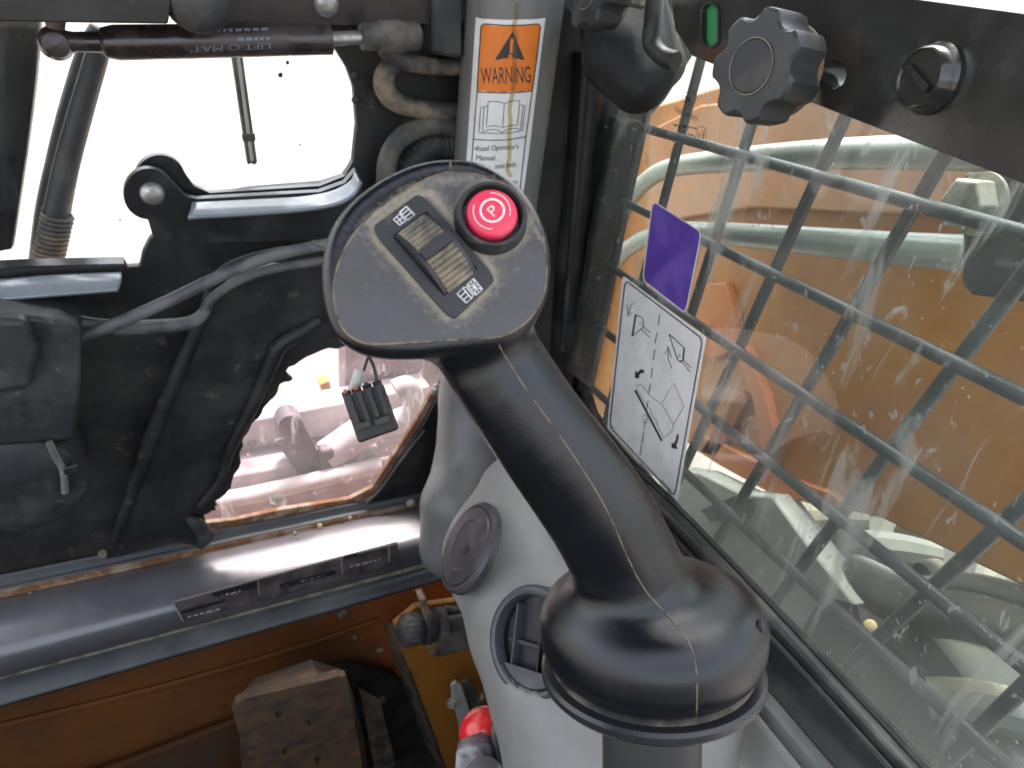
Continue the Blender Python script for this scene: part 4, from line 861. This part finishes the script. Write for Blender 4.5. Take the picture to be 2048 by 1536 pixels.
def PSt(px, py, lift=.0004):
    r = ray(px, py); n_ = np.cross(sx, r); A = a_-EYE; R = sr+lift
    # ray-cylinder about axis sx
    d = r-sx*(r@sx); o = -A-sx*((-A)@sx); aa = d@d; b = 2*o@d; c = o@o-R*R; t = (-b-math.sqrt(max(b*b-4*aa*c, 0)))/(2*aa); return EYE+r*t
art('strut_lettering', PSt, [('text', 'LIFT·O·MAT\'', (541, 86), (381, 93), (0, 12)), ]+worn((538, 74), (470, 76), (0, 6), 8)+worn((536, 55), (383, 60), (0, 6), 14), M('faint_print', (.16, .17, .2), .5), gs)
# top beam, knob, screw
tb = thing('lift_arm_beam', 'black beam end with rounded tab at the top left corner', 'beam', PF(170, 10, .12))
slab('beam_body', pf([(-500, -200), (345, -140), (341, 20), (336, 48), (-120, 42), (-500, 40)], .13), -NV*.05, m_black, tb, bevel=.006, seg=3)
slab('upper_plate', pf([(340, -140), (1000, -140), (1000, 44), (640, 56), (400, 50), (372, 44), (350, 20)], .05), -NV*.03, M('brown_black', (.022, .016, .013), .4, col2=(.05, .035, .03), sc=20), tb, bevel=.003)
dome('rounded_tab', PF(396, -5, .12), NV, .028, m_rubber, tb, .5)
sc1 = dome('screw_head', PF(653, 8, .052), NV, .0125, m_steel, fd, .6)
dome('screw_head', PF(874, 780, .02), NV, .0105, m_steel, fd, .6)
for (a, b) in ((706, 60), (712, 150), (712, 200)): dome('rivet', PF(a, b, .002), NV, .005, m_rubber, fd, .5)
# hooks and hoses by the pillar
m_hook = M('hook_metal', (.05, .048, .045), .6, col2=(.22, .17, .12), sc=22, thr=(.47, .62), col3=(.2, .09, .04), sc3=50, thr3=(.64, .74), bump=.6, bsc=150)
hk = thing('grab_hook', 'dusty bent metal loop projecting beside the grey pillar', 'hook', PF(830, 170, .06))
tube('hook_upper', pf([(765, 92), (790, 118), (830, 128), (880, 134), (960, 134)], .035), [.009, .0095, .0095, .009, .009], m_hook, hk)
tube('hook_lower', pf([(800, 122), (775, 140), (768, 168), (785, 198), (825, 215), (880, 222), (960, 224)], .03), [.010, .011, .012, .012, .011, .0105, .0105], m_hook, hk)
hs = thing('coiled_hose', 'grey dusty hose loop around ribbed black conduit behind the lever head', 'hose', PF(830, 320, .06))
tube('outer_hose', pf([(775, 430), (772, 370), (776, 320), (798, 280), (840, 256), (885, 250), (950, 268)], .03), .0115, m_hose, hs)
rb = smooth_path(pf([(800, 420), (812, 350), (845, 305), (890, 288), (950, 290)], .02), 22); V, F = tube_geo(rb, [(.017 if i % 4 < 2 else .0145) for i in range(len(rb))], 16); obj('ribbed_conduit', V, F, m_rubber, hs)
slab('hose_clamp', pf([(865, -60), (925, -60), (925, 120), (865, 108)], .06), -NV*.04, m_rubber, hs, bevel=.004)
# connector plug on wires
pg = thing('wiring_plug', 'black multi pin connector plug dangling in front of the lower window', 'connector', P(742, 822, .42))
pr = unit(ray(742, 822)); pu = -MW[:, 1]; pu = unit(pu-pr*(pu@pr)); px_ = np.cross(pr, pu); 
if px_@MW[:, 0] < 0: px_ = -px_
th_ = math.radians(19); ax_ = px_*math.cos(th_)+pu*math.sin(th_); ay_ = pu*math.cos(th_)-px_*math.sin(th_)
ku_ = .42/FPX; ku_ *= .96; pcn = P(742, 826, .42); az_ = unit(-pr*.93+pu*.3); 
box('plug_body', pcn, ax_*43*ku_, ay_*50*ku_, -pr*.011, M('plug_plastic', (.017, .0165, .014), .5, col2=(.05, .045, .035), sc=60), pg, bevel=.0018, seg=3)
for i, (u, l) in enumerate(((-31, 30), (-10, 30), (10, 30), (30, 30))): box('plug_rib', pcn+ax_*u*ku_+ay_*18*ku_-pr*.011, ax_*5*ku_, ay_*l*ku_, -pr*.0032, m_brk, pg, bevel=.0006)
for i, (u, v_) in enumerate(((-22, -18), (16, -22))): box('latch', pcn+ax_*u*ku_+ay_*v_*ku_-pr*.011, ax_*15*ku_, ay_*7*ku_, -pr*.0036, m_brk, pg, bevel=.0006)
for i, u in enumerate((-34, -12, 10, 32)):
    c = pcn+ax_*u*ku_+ay_*52*ku_-pr*.004
    psk = lathe('pin_socket', c, ay_, [(9.5*ku_, -.004), (9.5*ku_, .002), (6*ku_, .0022)], m_brk, pg, seg=18)
    lathe('pin_seal', c+ay_*.0015-pr*.0035, unit(-pr+ay_*.5), [(4.5*ku_, -.001), (4.5*ku_, .0012), (1*ku_, .0014)], m_copper if i in (0, 1) else m_ink, psk, seg=14)
tube('wire', [P(756, 775, .415), P(748, 735, .41), P(735, 700, .40), P(735, 640, .39)], .0009, m_cord, pg)
tube('wire', [P(728, 740, .42), P(736, 715, .41), P(748, 690, .40), P(752, 640, .39)], .0008, m_cord, pg)
tube('wire_sleeve', [P(706, 785, .422), P(712, 765, .421), P(718, 740, .42)], [.0034, .0034, .0028], m_plate, pg)
th2 = tube('cable_tie_tail', [P(626, 484, .46), P(640, 494, .45), P(660, 506, .44)], .0011, m_cord); tag(th2, 'tiny pale cable tie tail poking out left of the lever head', 'cable tie')
# ================================================================== things beyond the front door glass
wp = thing('wiper_arm', 'narrow grey wiper arm hanging outside the large opening', 'wiper', PF(505, 330, -.1))
slab('wiper_blade', pf([(462, 100), (484, 100), (515, 325), (509, 331), (504, 327), (496, 330)], -.1), -NV*.01, m_hose, wp)
slab('wiper_rubber', pf([(472, 100), (478, 100), (508, 322), (502, 324)], -.094), -NV*.004, m_plate, wp)
slab('wiper_clip', pf([(484, 270), (510, 267), (512, 282), (487, 285)], -.092), -NV*.006, m_hose, wp)
ps_ = thing('spring_hose', 'black outside hose with coil spring at its lower end', 'hose', PF(85, 530, -.05))
tube('hose_back', pf([(205, 60), (182, 120), (150, 230), (125, 330), (105, 430), (88, 560)], -.06), [.012, .015, .016, .016, .017, .017], m_rubber, ps_)
tube('hose_front', pf([(196, 100), (178, 160), (150, 260), (130, 340), (112, 420), (98, 470)], -.03), [.010, .010, .011, .012, .012, .011], m_rubber, ps_)
sp = []; A_, B_ = PF(116, 425, -.03), PF(88, 560, -.03); sa = unit(B_-A_); su = unit(np.cross(sa, NV)); sv = np.cross(sa, su)
for i in range(15*12):
    t = i/(15*12); an = 2*math.pi*i/12; sp.append(A_+(B_-A_)*t+(su*math.cos(an)+sv*math.sin(an))*.014)
V, F = tube_geo(sp, .0022, 6); obj('coil_spring', V, F, m_rusty, ps_)
lp_ = tube('door_rod', pf([(20, 20), (12, 150), (-8, 320), (-30, 480)], -.05), .026, m_black); tag(lp_, 'broad black upright rod at the far left edge outside', 'rod')
# loader front seen through the lower window
cb_ = thing('loader_crossbar', 'pale pink dusty crossbar with bolt hole seen through the lower window', 'crossbar', PF(600, 900, -.35))
slab('bar_plate', pf([(400, 860), (520, 838), (700, 803), (860, 772), (860, 850), (700, 890), (520, 925), (400, 945)], -.35), -NV*.06, m_pale, cb_, bevel=.004)
dome('bolt_hole', PF(505, 888, -.345), NV, .009, m_mauved, cb_, .2)
lf = thing('loader_lower_frame', 'rust streaked mauve frame bars low in the ragged window', 'frame', PF(560, 1000, -.3))
slab('frame_bar', pf([(380, 945), (520, 925), (720, 888), (720, 905), (520, 945), (380, 968)], -.30), -NV*.05, m_mauved, lf)
slab('frame_bar', pf([(380, 968), (520, 944), (760, 900), (760, 940), (520, 975), (380, 1000)], -.27), -NV*.05, m_mauve, lf, bevel=.004)
tube('frame_pipe', pf([(380, 1010), (480, 995), (600, 968), (760, 930)], -.24), .017, m_pale, lf)
slab('frame_bar', pf([(380, 1020), (560, 992), (840, 930), (860, 1060), (380, 1110)], -.23), -NV*.05, m_mauve, lf)
slab('frame_upright', pf([(690, 690), (900, 640), (900, 800), (820, 900), (760, 960), (690, 900)], -.42), -NV*.05, m_mauve, lf)
lk = thing('loader_link', 'dark greasy rounded link arm standing before the crossbar', 'link', PF(600, 950, -.28))
slab('link_arm', pf(arc(583, 858, 27, 165, 350, 12)+[(625, 880), (650, 935), (668, 990), (640, 1030), (612, 985), (585, 930), (562, 900)], -.27), -NV*.04, m_mauved, lk, bevel=.008, seg=3)
dome('link_nub', PF(552, 1000, -.2), NV, .014, m_tyre, lk, .6)
slab('link_wing', pf([(640, 905), (668, 900), (690, 960), (680, 1005), (650, 985)], -.25), -NV*.03, m_mauved, lk, bevel=.006)
hc = thing('hydraulic_cylinder', 'pale round hydraulic cylinder behind the dangling connector plug', 'cylinder', PF(730, 880, -.28))
tube('cylinder_barrel', pf([(655, 912), (700, 880), (745, 850)], -.28), 37*.0009, m_pale, hc, curve=False, seg=24)
tube('cylinder_end', pf([(700, 882), (760, 855), (830, 830)], -.28), 28*.0009, m_pale, hc, curve=False, seg=24)
tube('hydraulic_elbow', pf([(790, 780), (815, 772), (828, 800), (815, 840)], -.26), .020, m_plate, hc)
fc = thing('far_guard_rail', 'orange uprights standing in the glare beyond the crossbar', 'guard', PF(600, 780, -.8))
for q in ([(640, 770), (658, 762), (672, 810), (655, 812)], [(520, 800), (540, 790), (540, 850), (515, 850)], [(690, 755), (700, 690), (708, 690), (700, 800)]): slab('guard_post', pf(q, -.8), -NV*.04, m_orange, fc)

# ================================================================== front sill
sill = thing('front_sill', 'worn glossy dark sill beam with rust specks below the front door', 'sill', PF(400, 1200, .05))
X0, X1 = -450, 900
def rowf(y0, y860, off): # a straight line across the sill
    f_ = lambda x: y0+(y860-y0)*x/860
    return [PF(x, f_(x), off) for x in (X0, 150, 420, 690, X1)]
loft('upper_lip', [rowf(1150, 975, .006), rowf(1172, 992, .012), rowf(1180, 998, .02)], m_ledge2, sill, thick=.004)
loft('rust_line', [rowf(1181, 999, .020), rowf(1192, 1006, .021), rowf(1200, 1010, .026)], m_rust, sill, thick=.003)
loft('beam_top', [rowf(1200, 1010, .026), rowf(1225, 1025, .055), rowf(1270, 1055, .085), rowf(1310, 1078, .105), rowf(1335, 1095, .108), rowf(1352, 1122, .098)], m_sill, sill, thick=.004)
loft('grime_line', [rowf(1350, 1125, .098), rowf(1358, 1132, .10)], m_tan, sill, thick=.003)
loft('lower_ledge', [rowf(1357, 1131, .098), rowf(1380, 1145, .115), rowf(1405, 1158, .13), rowf(1409, 1162, .13), rowf(1412, 1166, .12)], m_ledge2, sill, thick=.004)
def sillsurf(px, py):
    # on the vertical face of the beam, between off .108 and .098
    return PF(px, py, .1125)
q4 = [(343, 1203), (795, 1087), (800, 1128), (368, 1243)]
pl = thing('data_plate', 'worn dark data plate with pale border riveted on the sill', 'plate', PF(560, 1160, .11))
slab('plate_face', [PF(a, b, .1122) for a, b in q4], -NV*.002, M('plate_brown', (.06, .048, .045), .5, col2=(.12, .10, .1), sc=40, thr=(.4, .6)), pl, bevel=.0005)
fpl = lambda x, y: PF(x, y, .1126)
dt = [('line', [(345, 1204), (795, 1084)], 3), ('line', [(345, 1203), (366, 1242)], 3), ('line', [(777, 1092), (779, 1124)], 2.5), ('line', [(683, 1117), (685, 1150)], 2), ('line', [(516, 1160), (518, 1190)], 1.5)]
art('plate_border', fpl, dt, M('plate_line', (.38, .33, .3), .5), pl)
dk_ = [('poly', [(425, 1186), (512, 1162), (514, 1175), (428, 1198)]), ('poly', [(362, 1222), (450, 1198), (450, 1204), (364, 1228)]), ('poly', [(688, 1112), (715, 1106), (715, 1112), (688, 1120)]), ('poly', [(560, 1168), (670, 1140), (672, 1148), (562, 1178)]), ('line', [(762, 1102), (774, 1100)], 2.5), ('line', [(762, 1110), (774, 1108)], 2.5), ('line', [(762, 1118), (774, 1116)], 2.5)]
for d_ in dk_: art('plate_block', fpl, [d_], m_ink, pl)
for d_ in (worn((430, 1197), (480, 1184), (1, -4), 6), worn((566, 1175), (650, 1152), (1, -4), 9), worn((375, 1236), (440, 1219), (1, -3), 7), worn((700, 1135), (760, 1120), (1, -3), 7)): art('plate_text', fpl, d_, m_printg, pl).__setitem__('kind', 'stuff')
dome('sill_bolt', PF(822, 1006, .03), NV, .008, m_boltm, sill, .7)
# clods of dried mud on the lip
for (a, b, r) in ((205, 1108, .010), (268, 1145, .006), (640, 1052, .008), (700, 1036, .006), (590, 1066, .005), (60, 1190, .007)):
    dome('mud_clod', PF(a, b, .03), unit(NV+UP), r*.55, m_tan, sill, .35)
# ================================================================== footwell
fwl = thing('footwell', 'scuffed dark orange footwell below the front sill', 'footwell', PF(300, 1500, 0))
slab('front_wall', pf([(-600, 1330), (900, 1080), (1050, 1200), (1050, 1750), (-600, 1850)], .03), -NV*.01, m_orangein, fwl)
loft('wall_crease', [pf([(-60, 1462), (300, 1375), (600, 1290), (760, 1235)], .034), pf([(-60, 1470), (300, 1383), (600, 1298), (760, 1242)], .034)], m_orangein, fwl, thick=.006)
if 0: tube('wall_fold', pf([(-60, 1580), (180, 1530), (380, 1480), (470, 1440)], .04), .012, m_orangein, fwl)
slab('floor_plate', pf([(-80, 1640), (250, 1530), (470, 1445), (520, 1420), (520, 1750), (-80, 1750)], .06), -NV*.01, M('floor_grime', (.14, .055, .022), .7, col2=(.10, .06, .035), sc=14, bump=.6, bsc=60), fwl)
for a, b, r in ((686, 1228, .010), (760, 1300, .007), (710, 1275, .004)): dome('wall_nut', PF(a, b, .033), NV, r, m_tan, fwl, .6)
dkb = thing('pedal_dark_area', 'black plate in place of the dark area right of the rusty foot pedal', 'recess', PF(770, 1480, .06))
slab('dark_area_plate', pf([(660, 1345), (720, 1338), (790, 1352), (830, 1400), (880, 1560), (900, 1700), (640, 1700)], .07), -NV*.02, m_blackmatt, dkb, bevel=.003)  # black plate puts the darkness beside the pedal into colour
dome('recess_bolt', PF(762, 1400, .072), NV, .010, m_rusty, dkb, .5)
slab('recess_bracket', pf([(720, 1380), (760, 1400), (800, 1560), (760, 1600)], .085), -NV*.008, m_rusty, dkb)
pd = thing('foot_pedal', 'rusty grey foot pedal with round holes on the footwell floor', 'pedal', PF(600, 1500, .15))
circ = lambda cx, cy, r: [(cx+r*math.cos(a), cy+r*.95*math.sin(a)) for a in np.linspace(0, 2*math.pi, 14, endpoint=False)]
slab('pedal_plate', pf([(466, 1425), (474, 1408), (490, 1398), (640, 1362), (676, 1352), (692, 1356), (700, 1400), (716, 1480), (735, 1600), (745, 1700), (495, 1700), (482, 1480)], .20), -NV*.012, m_pedal, pd, holes=[pf(circ(*c), .20) for c in ((557, 1430, 8), (622, 1446, 8), (573, 1503, 8), (637, 1520, 8.5))], bevel=0)
slab('pedal_hole_dark', pf([(480, 1412), (640, 1370), (690, 1360), (712, 1480), (735, 1700), (505, 1700)], .17), -NV*.004, m_ink, pd)  # ink-black sheet supplies the dark seen through the pedal holes
V = pf([(487, 1398), (640, 1362), (692, 1352)], .201)+pf([(512, 1368), (625, 1330), (675, 1345)], .165)
obj('pedal_lip', V+[v-NV*.01 for v in V], [[0, 1, 4, 3], [1, 2, 5, 4], [6, 9, 10, 7], [7, 10, 11, 8], [3, 4, 10, 9], [4, 5, 11, 10], [0, 3, 9, 6], [2, 8, 11, 5], [0, 6, 7, 1], [1, 7, 8, 2]], m_pedal, pd, smooth=False)
slab('pedal_side', [PF(692, 1352, .20), PF(700, 1400, .20), PF(716, 1480, .20), PF(745, 1700, .20), PF(760, 1700, .15), PF(728, 1480, .15), PF(705, 1385, .15)], -NV*.004, m_rusty, pd)
ot = thing('orange_tower', 'bright orange corner tower at the footwell right side', 'tower', PF(880, 1500, .12))
slab('tower_face', pf([(788, 1250), (830, 1215), (1000, 1190), (1150, 1260), (1180, 1750), (960, 1750), (900, 1560), (860, 1450), (815, 1330)], .15), -NV*.01, m_orange, ot, bevel=.002)
slab('tower_side', [PF(788, 1250, .149), PF(815, 1330, .149), PF(860, 1450, .149), PF(960, 1750, .149), PF(925, 1750, .06), PF(835, 1450, .06), PF(790, 1330, .06), PF(768, 1250, .06)], -NV*.004, m_rusty, ot, bevel=0)
tube('tower_edge', pf([(815, 1340), (842, 1410), (868, 1480), (895, 1560)], .152), .003, m_hose, ot)
kb = thing('latch_bracket', 'steel angle bracket holding a ribbed plastic knob in the footwell', 'bracket', PF(880, 1260, .2))
ob_ = .2; q0 = PF(800, 1262, ob_); kx = unit(PF(880, 1250, ob_)-q0)
z_ = proj(q0)[2]; kp = z_/FPX
V = []; F = []; NR = 72
for h, rr in ((0, 20), (8, 30), (10, 33), (36, 33), (40, 30), (50, 24)):
    for i in range(NR): V.append(q0+kx*h*kp+(unit(np.cross(kx, NV))*math.cos(2*math.pi*i/NR)+NV*math.sin(2*math.pi*i/NR))*(rr-(1.6 if i % 4 < 2 else 0))*kp)
for i in range(5):
    for j in range(NR): a, b = i*NR+j, i*NR+(j+1) % NR; F.append([a, b, b+NR, a+NR])
F.append(list(range(NR))[::-1]); obj('ribbed_knob', V, F, m_hose, kb, angle=60)
lathe('knob_flange', q0+kx*48*kp, kx, [(28*kp, 0), (34*kp, 3*kp), (34*kp, 18*kp), (24*kp, 20*kp), (16*kp, 24*kp), (16*kp, 60*kp)], m_rubber, kb, seg=36)
lathe('rear_flange', q0+kx*78*kp, kx, [(26*kp, 0), (36*kp, 3*kp), (36*kp, 16*kp), (26*kp, 20*kp), (16*kp, 24*kp), (16*kp, 90*kp)], m_hose, kb, seg=36)
slab('angle_upright', pf([(840, 1200), (852, 1196), (868, 1250), (874, 1312), (862, 1312), (856, 1250)], .215), -NV*.02, m_rusty, kb)
obj('angle_foot', (lambda V: V+[v-UP*.004 for v in V])([PF(872, 1312, .215), PF(960, 1288, .215), PF(945, 1240, .17), PF(880, 1262, .17)]), [[0, 1, 2, 3], [4, 7, 6, 5], [0, 4, 5, 1], [1, 5, 6, 2], [2, 6, 7, 3], [3, 7, 4, 0]], m_hose, kb, smooth=False)
slab('angle_end', pf([(938, 1225), (945, 1232), (964, 1286), (955, 1292)], .205), -NV*.02, m_rusty, kb)
tube('knob_pipe', pf([(885, 1222), (915, 1224), (950, 1240)], .18), .008, m_hose, kb)
lv = thing('lever_link', 'pair of flat zinc plates bolted together beside the red ball knob', 'link', PF(935, 1430, .2))
slab('link_plate', pf([(903, 1372), (912, 1364), (922, 1368), (944, 1436), (960, 1500), (926, 1500), (916, 1440), (905, 1400)], .215), -NV*.006, m_plate, lv, bevel=.0015)
slab('link_plate', pf([(924, 1366), (936, 1361), (945, 1370), (980, 1440), (990, 1490), (960, 1480), (944, 1430)], .205), -NV*.006, m_hose, lv, bevel=.0015)
def hexbolt(name, c, n, r, h, mat, par): return lathe(name, c, n, [(r*1.25, 0), (r*1.25, h*.15), (r*.001+r, h*.16), (r, h*.9), (r*.9, h), (r*.01, h)], mat, par, seg=6, smooth=False, bevel=.0006)
hexbolt('link_bolt', PF(906, 1404, .215), unit(NV-HV*1.2), .0085, .009, m_boltm, lv)
hexbolt('link_nut', PF(958, 1393, .20), unit(NV*.4+HV), .0075, .008, m_rusty, lv)
rk = thing('red_knob', 'shiny red ball knob at the lower edge beside the console', 'knob', P(965, 1470, .60))
rC = P(968, 1466, .60); rr = 50*.60/FPX
V, F = lathe_geo(rC, unit(-MW[:, 1]*.6+MW[:, 0]*-.3-MW[:, 2]*.5), [(.001, -rr*.9)]+[(rr*math.sin(a), -rr*math.cos(a)) for a in np.linspace(.3, math.pi-.01, 16)], 36); obj('knob_ball', V, F, m_redball, rk)
m_crk = M('cracked_plastic', (.10, .095, .1), .35, col2=(.3, .3, .3), sc=40, thr=(.5, .62), col3=(.4, .3, .2), sc3=50, thr3=(.66, .74), bump=.8, bsc=90)
tlc = thing('toggle_switch', 'scuffed grey toggle housing with clip below the red knob', 'switch', P(990, 1520, .56))
slab('clip_blade', [P(*q, .585) for q in ((1004, 1418), (1018, 1424), (1028, 1460), (1046, 1500), (1062, 1560), (1070, 1640), (985, 1640), (960, 1520), (975, 1470), (990, 1440))], -MW[:, 2]*-.008, m_crk, tlc, bevel=.003, seg=3)
tube('clip_tube', [P(1002, 1440, .575), P(1000, 1470, .573), P(1010, 1500, .57), P(1025, 1540, .57), P(1030, 1600, .57)], .0035, m_ventrim, tlc)
tube('clip_tube', [P(990, 1450, .575), P(990, 1480, .573), P(998, 1510, .57), P(1012, 1560, .57)], .003, m_hose, tlc)
slab('toggle_block', [P(*q, .565) for q in ((912, 1502), (960, 1484), (984, 1490), (992, 1530), (985, 1640), (905, 1640))], MW[:, 2]*.02, m_crk, tlc, bevel=.004, seg=3)
tube('cable_end', [P(1010, 1525, .555), P(1035, 1515, .555), P(1060, 1520, .56)], .0065, m_plate, tlc)
lathe('toggle_cap', P(970, 1560, .55), -MW[:, 1]*.7-MW[:, 2]*.7, [(.016, -.01), (.0165, .004), (.014, .010), (.006, .013), (.001, .013)], m_crk, tlc, seg=24)

# ================================================================== machine outside, right
arm_ = thing('loader_boom', 'orange loader arm plate filling the view behind the mesh guard', 'loader arm', PX(1700, 800, .66))
AX = .66
armp = [(1120, 330), (1200, 250), (1300, 215), (1392, 188), (1480, 160), (1600, 130), (2300, 60), (2300, 1330), (2048, 1175), (1930, 1118), (1850, 1080), (1760, 1036), (1700, 1022), (1630, 1012), (1545, 988), (1440, 930), (1380, 890), (1300, 850), (1200, 830), (1120, 780)]
def pxs(pts, x): return [PX(a, b, x) for a, b in pts]
slab('arm_plate', pxs(armp, AX), (.05, 0, 0), m_orange, arm_, bevel=.004)
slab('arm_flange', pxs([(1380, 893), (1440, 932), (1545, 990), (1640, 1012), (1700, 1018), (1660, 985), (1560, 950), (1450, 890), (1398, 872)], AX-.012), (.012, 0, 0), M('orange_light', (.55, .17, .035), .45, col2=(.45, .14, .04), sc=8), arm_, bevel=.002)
slab('arm_brace', pxs([(1470, 700), (1492, 690), (1530, 790), (1552, 890), (1525, 905), (1505, 800)], AX-.015), (.015, 0, 0), bpy.data.materials['orange_light'], arm_, bevel=.002)
slab('arm_brace', pxs([(1400, 905), (1480, 780), (1495, 800), (1430, 915)], AX-.012), (.01, 0, 0), m_orangein, arm_, bevel=.002)
slab('arm_gusset', pxs([(1392, 570), (1450, 565), (1468, 620), (1475, 690), (1430, 720), (1375, 700)], AX-.014), (.014, 0, 0), bpy.data.materials['orange_light'], arm_, bevel=.002)
slab('arm_upper_plate', pxs([(1300, 260), (1400, 210), (2300, 120), (2300, 420), (2048, 440), (1700, 425), (1500, 415), (1340, 440), (1290, 470)], AX-.02), (.02, 0, 0), M('orange_glass_wash', (.52, .27, .15), .5, col2=(.46, .2, .09), sc=6, thr=(.4, .65)), arm_, bevel=.003)  # paler orange carries the haze of the window glass in its colour
slab('arm_front_edge', pxs([(1195, 300), (1240, 290), (1205, 560), (1150, 800), (1110, 790)], AX-.03), (.03, 0, 0), m_orangein, arm_)
hr_ = thing('grab_rail', 'bright galvanised tube rail bending down behind the mesh guard', 'rail', PX(1500, 400, .5))
tube('upper_tube', pxs([(1195, 600), (1222, 500), (1255, 410), (1295, 360), (1350, 334), (1450, 322), (1580, 312), (1750, 306), (2250, 300)], .50), [.0115, .012, .013, .0135, .014, .0145, .015, .015], m_galv, hr_, seg=20)
tube('lower_tube', pxs([(1190, 640), (1205, 580), (1235, 520), (1280, 482), (1350, 464), (1450, 468), (1600, 480), (1780, 496), (2250, 530)], .50), [.0115, .012, .013, .0135, .014, .0145, .015, .015], m_galv, hr_, seg=20)
bk = thing('rail_end_plate', 'black bolted plate clamping the galvanised rail at right', 'bracket', PX(1990, 480, .47))
slab('clamp_plate', pxs([(1925, 345), (2200, 330), (2200, 620), (2060, 606), (1990, 596), (1938, 590), (1922, 570)], .475), (.012, 0, 0), m_rod, bk, bevel=.003)
bC = PX(1962, 408, .474)
lathe('bolt_washer', bC, (-1, 0, 0), [(.023, 0), (.023, .003), (.021, .0035), (.001, .0035)], m_boltm, bk, seg=32)
lathe('hex_bolt', bC-np.array([.0035, 0, 0]), (-1, 0, 0), [(.0195, 0), (.0195, .014), (.0175, .0165), (.001, .0168)], m_boltm, bk, seg=6, smooth=False, bevel=.0012)
# lower machine parts in the bottom right
mf = thing('track_frame', 'pale grey frame plate low outside beyond the window seal', 'frame', PX(1550, 1100, .60))
slab('frame_plate', pxs([(1300, 930), (1400, 945), (1480, 985), (1545, 992), (1632, 1112), (1710, 1212), (1640, 1192), (1600, 1200), (1560, 1290), (1400, 1150)], .62), (.04, 0, 0), m_plate, mf, bevel=.004)
slab('frame_rib', pxs([(1400, 1020), (1470, 990), (1485, 1000), (1420, 1045)], .6), (.02, 0, 0), m_tyre, mf)
hz = thing('hydraulic_hoses', 'thick dusty hydraulic hoses curving below the orange arm', 'hose', PX(1800, 1200, .6))
tube('large_hose', pxs([(1640, 1145), (1700, 1158), (1770, 1195), (1850, 1225), (1950, 1235), (2120, 1290)], .66), [.022, .025, .026, .026, .024], m_tyre, hz, seg=20)
tube('small_hose', pxs([(1660, 1118), (1720, 1128), (1790, 1160), (1860, 1172), (1940, 1165), (2120, 1215)], .69), [.010, .012, .012, .012], m_plate, hz, seg=16)
lathe('hose_fitting', PX(1850, 1150, .70), (-1, 0, 0), [(.018, -.02), (.018, .0), (.015, .006), (.001, .007)], m_hose, hz, seg=16)
dome('yellow_cap', PX(1740, 1252, .56), np.array([-.8, -.2, .5]), .007, M('pale_yellow', (.42, .34, .16), .8), hz, .5)
ch = thing('gap_darkening_deck', 'dark plate added to darken the gap between the cab and the muddy tyre', 'chassis', (.5, .3, .62))
box('gap_dark_plate', (.54, .2, .62), (.12, 0, 0), (0, .9, 0), (0, 0, .02), m_tyre, ch, bevel=.004)  # dark slab added to darken the gaps between cab and tyre
box('deck_step', (.60, .35, .70), (.05, 0, 0), (0, .22, 0), (0, 0, .05), m_tyre, ch, bevel=.01)
# tyre with lugs
ty = thing('machine_tyre', 'muddy black tyre with fat lugs close outside the lower window corner', 'tyre', (.8, .36, 0))
TC = np.array([.80, .40, .46]); TRr = .45
V, F = lathe_geo(TC-np.array([.14, 0, 0]), (1, 0, 0), [(.20, 0), (.35, -.012), (.42, .0), (.445, .03), (TRr, .09), (TRr, .19), (.445, .25), (.42, .28), (.20, .28)], 72); obj('tyre_carcass', V, F, m_tyre, ty)
nl = 22
for i in range(nl):
    for s in (0, 1):
        q = []
        for k in range(7):
            t = k/6; a = 2*math.pi*(i+.5*s)/nl+t*.20; xo = (-.155+.15*t) if s == 0 else (.155-.15*t)
            rr_ = TRr+.012-(.035*(1-t)**3); q.append(TC+np.array([xo, -math.cos(a)*rr_*-1, math.sin(a)*rr_]))
        V, F = tube_geo(smooth_path(q, 3), [.022, .026, .026, .024, .018], 10); o = obj('tyre_lug', V, F, m_lug, ty)
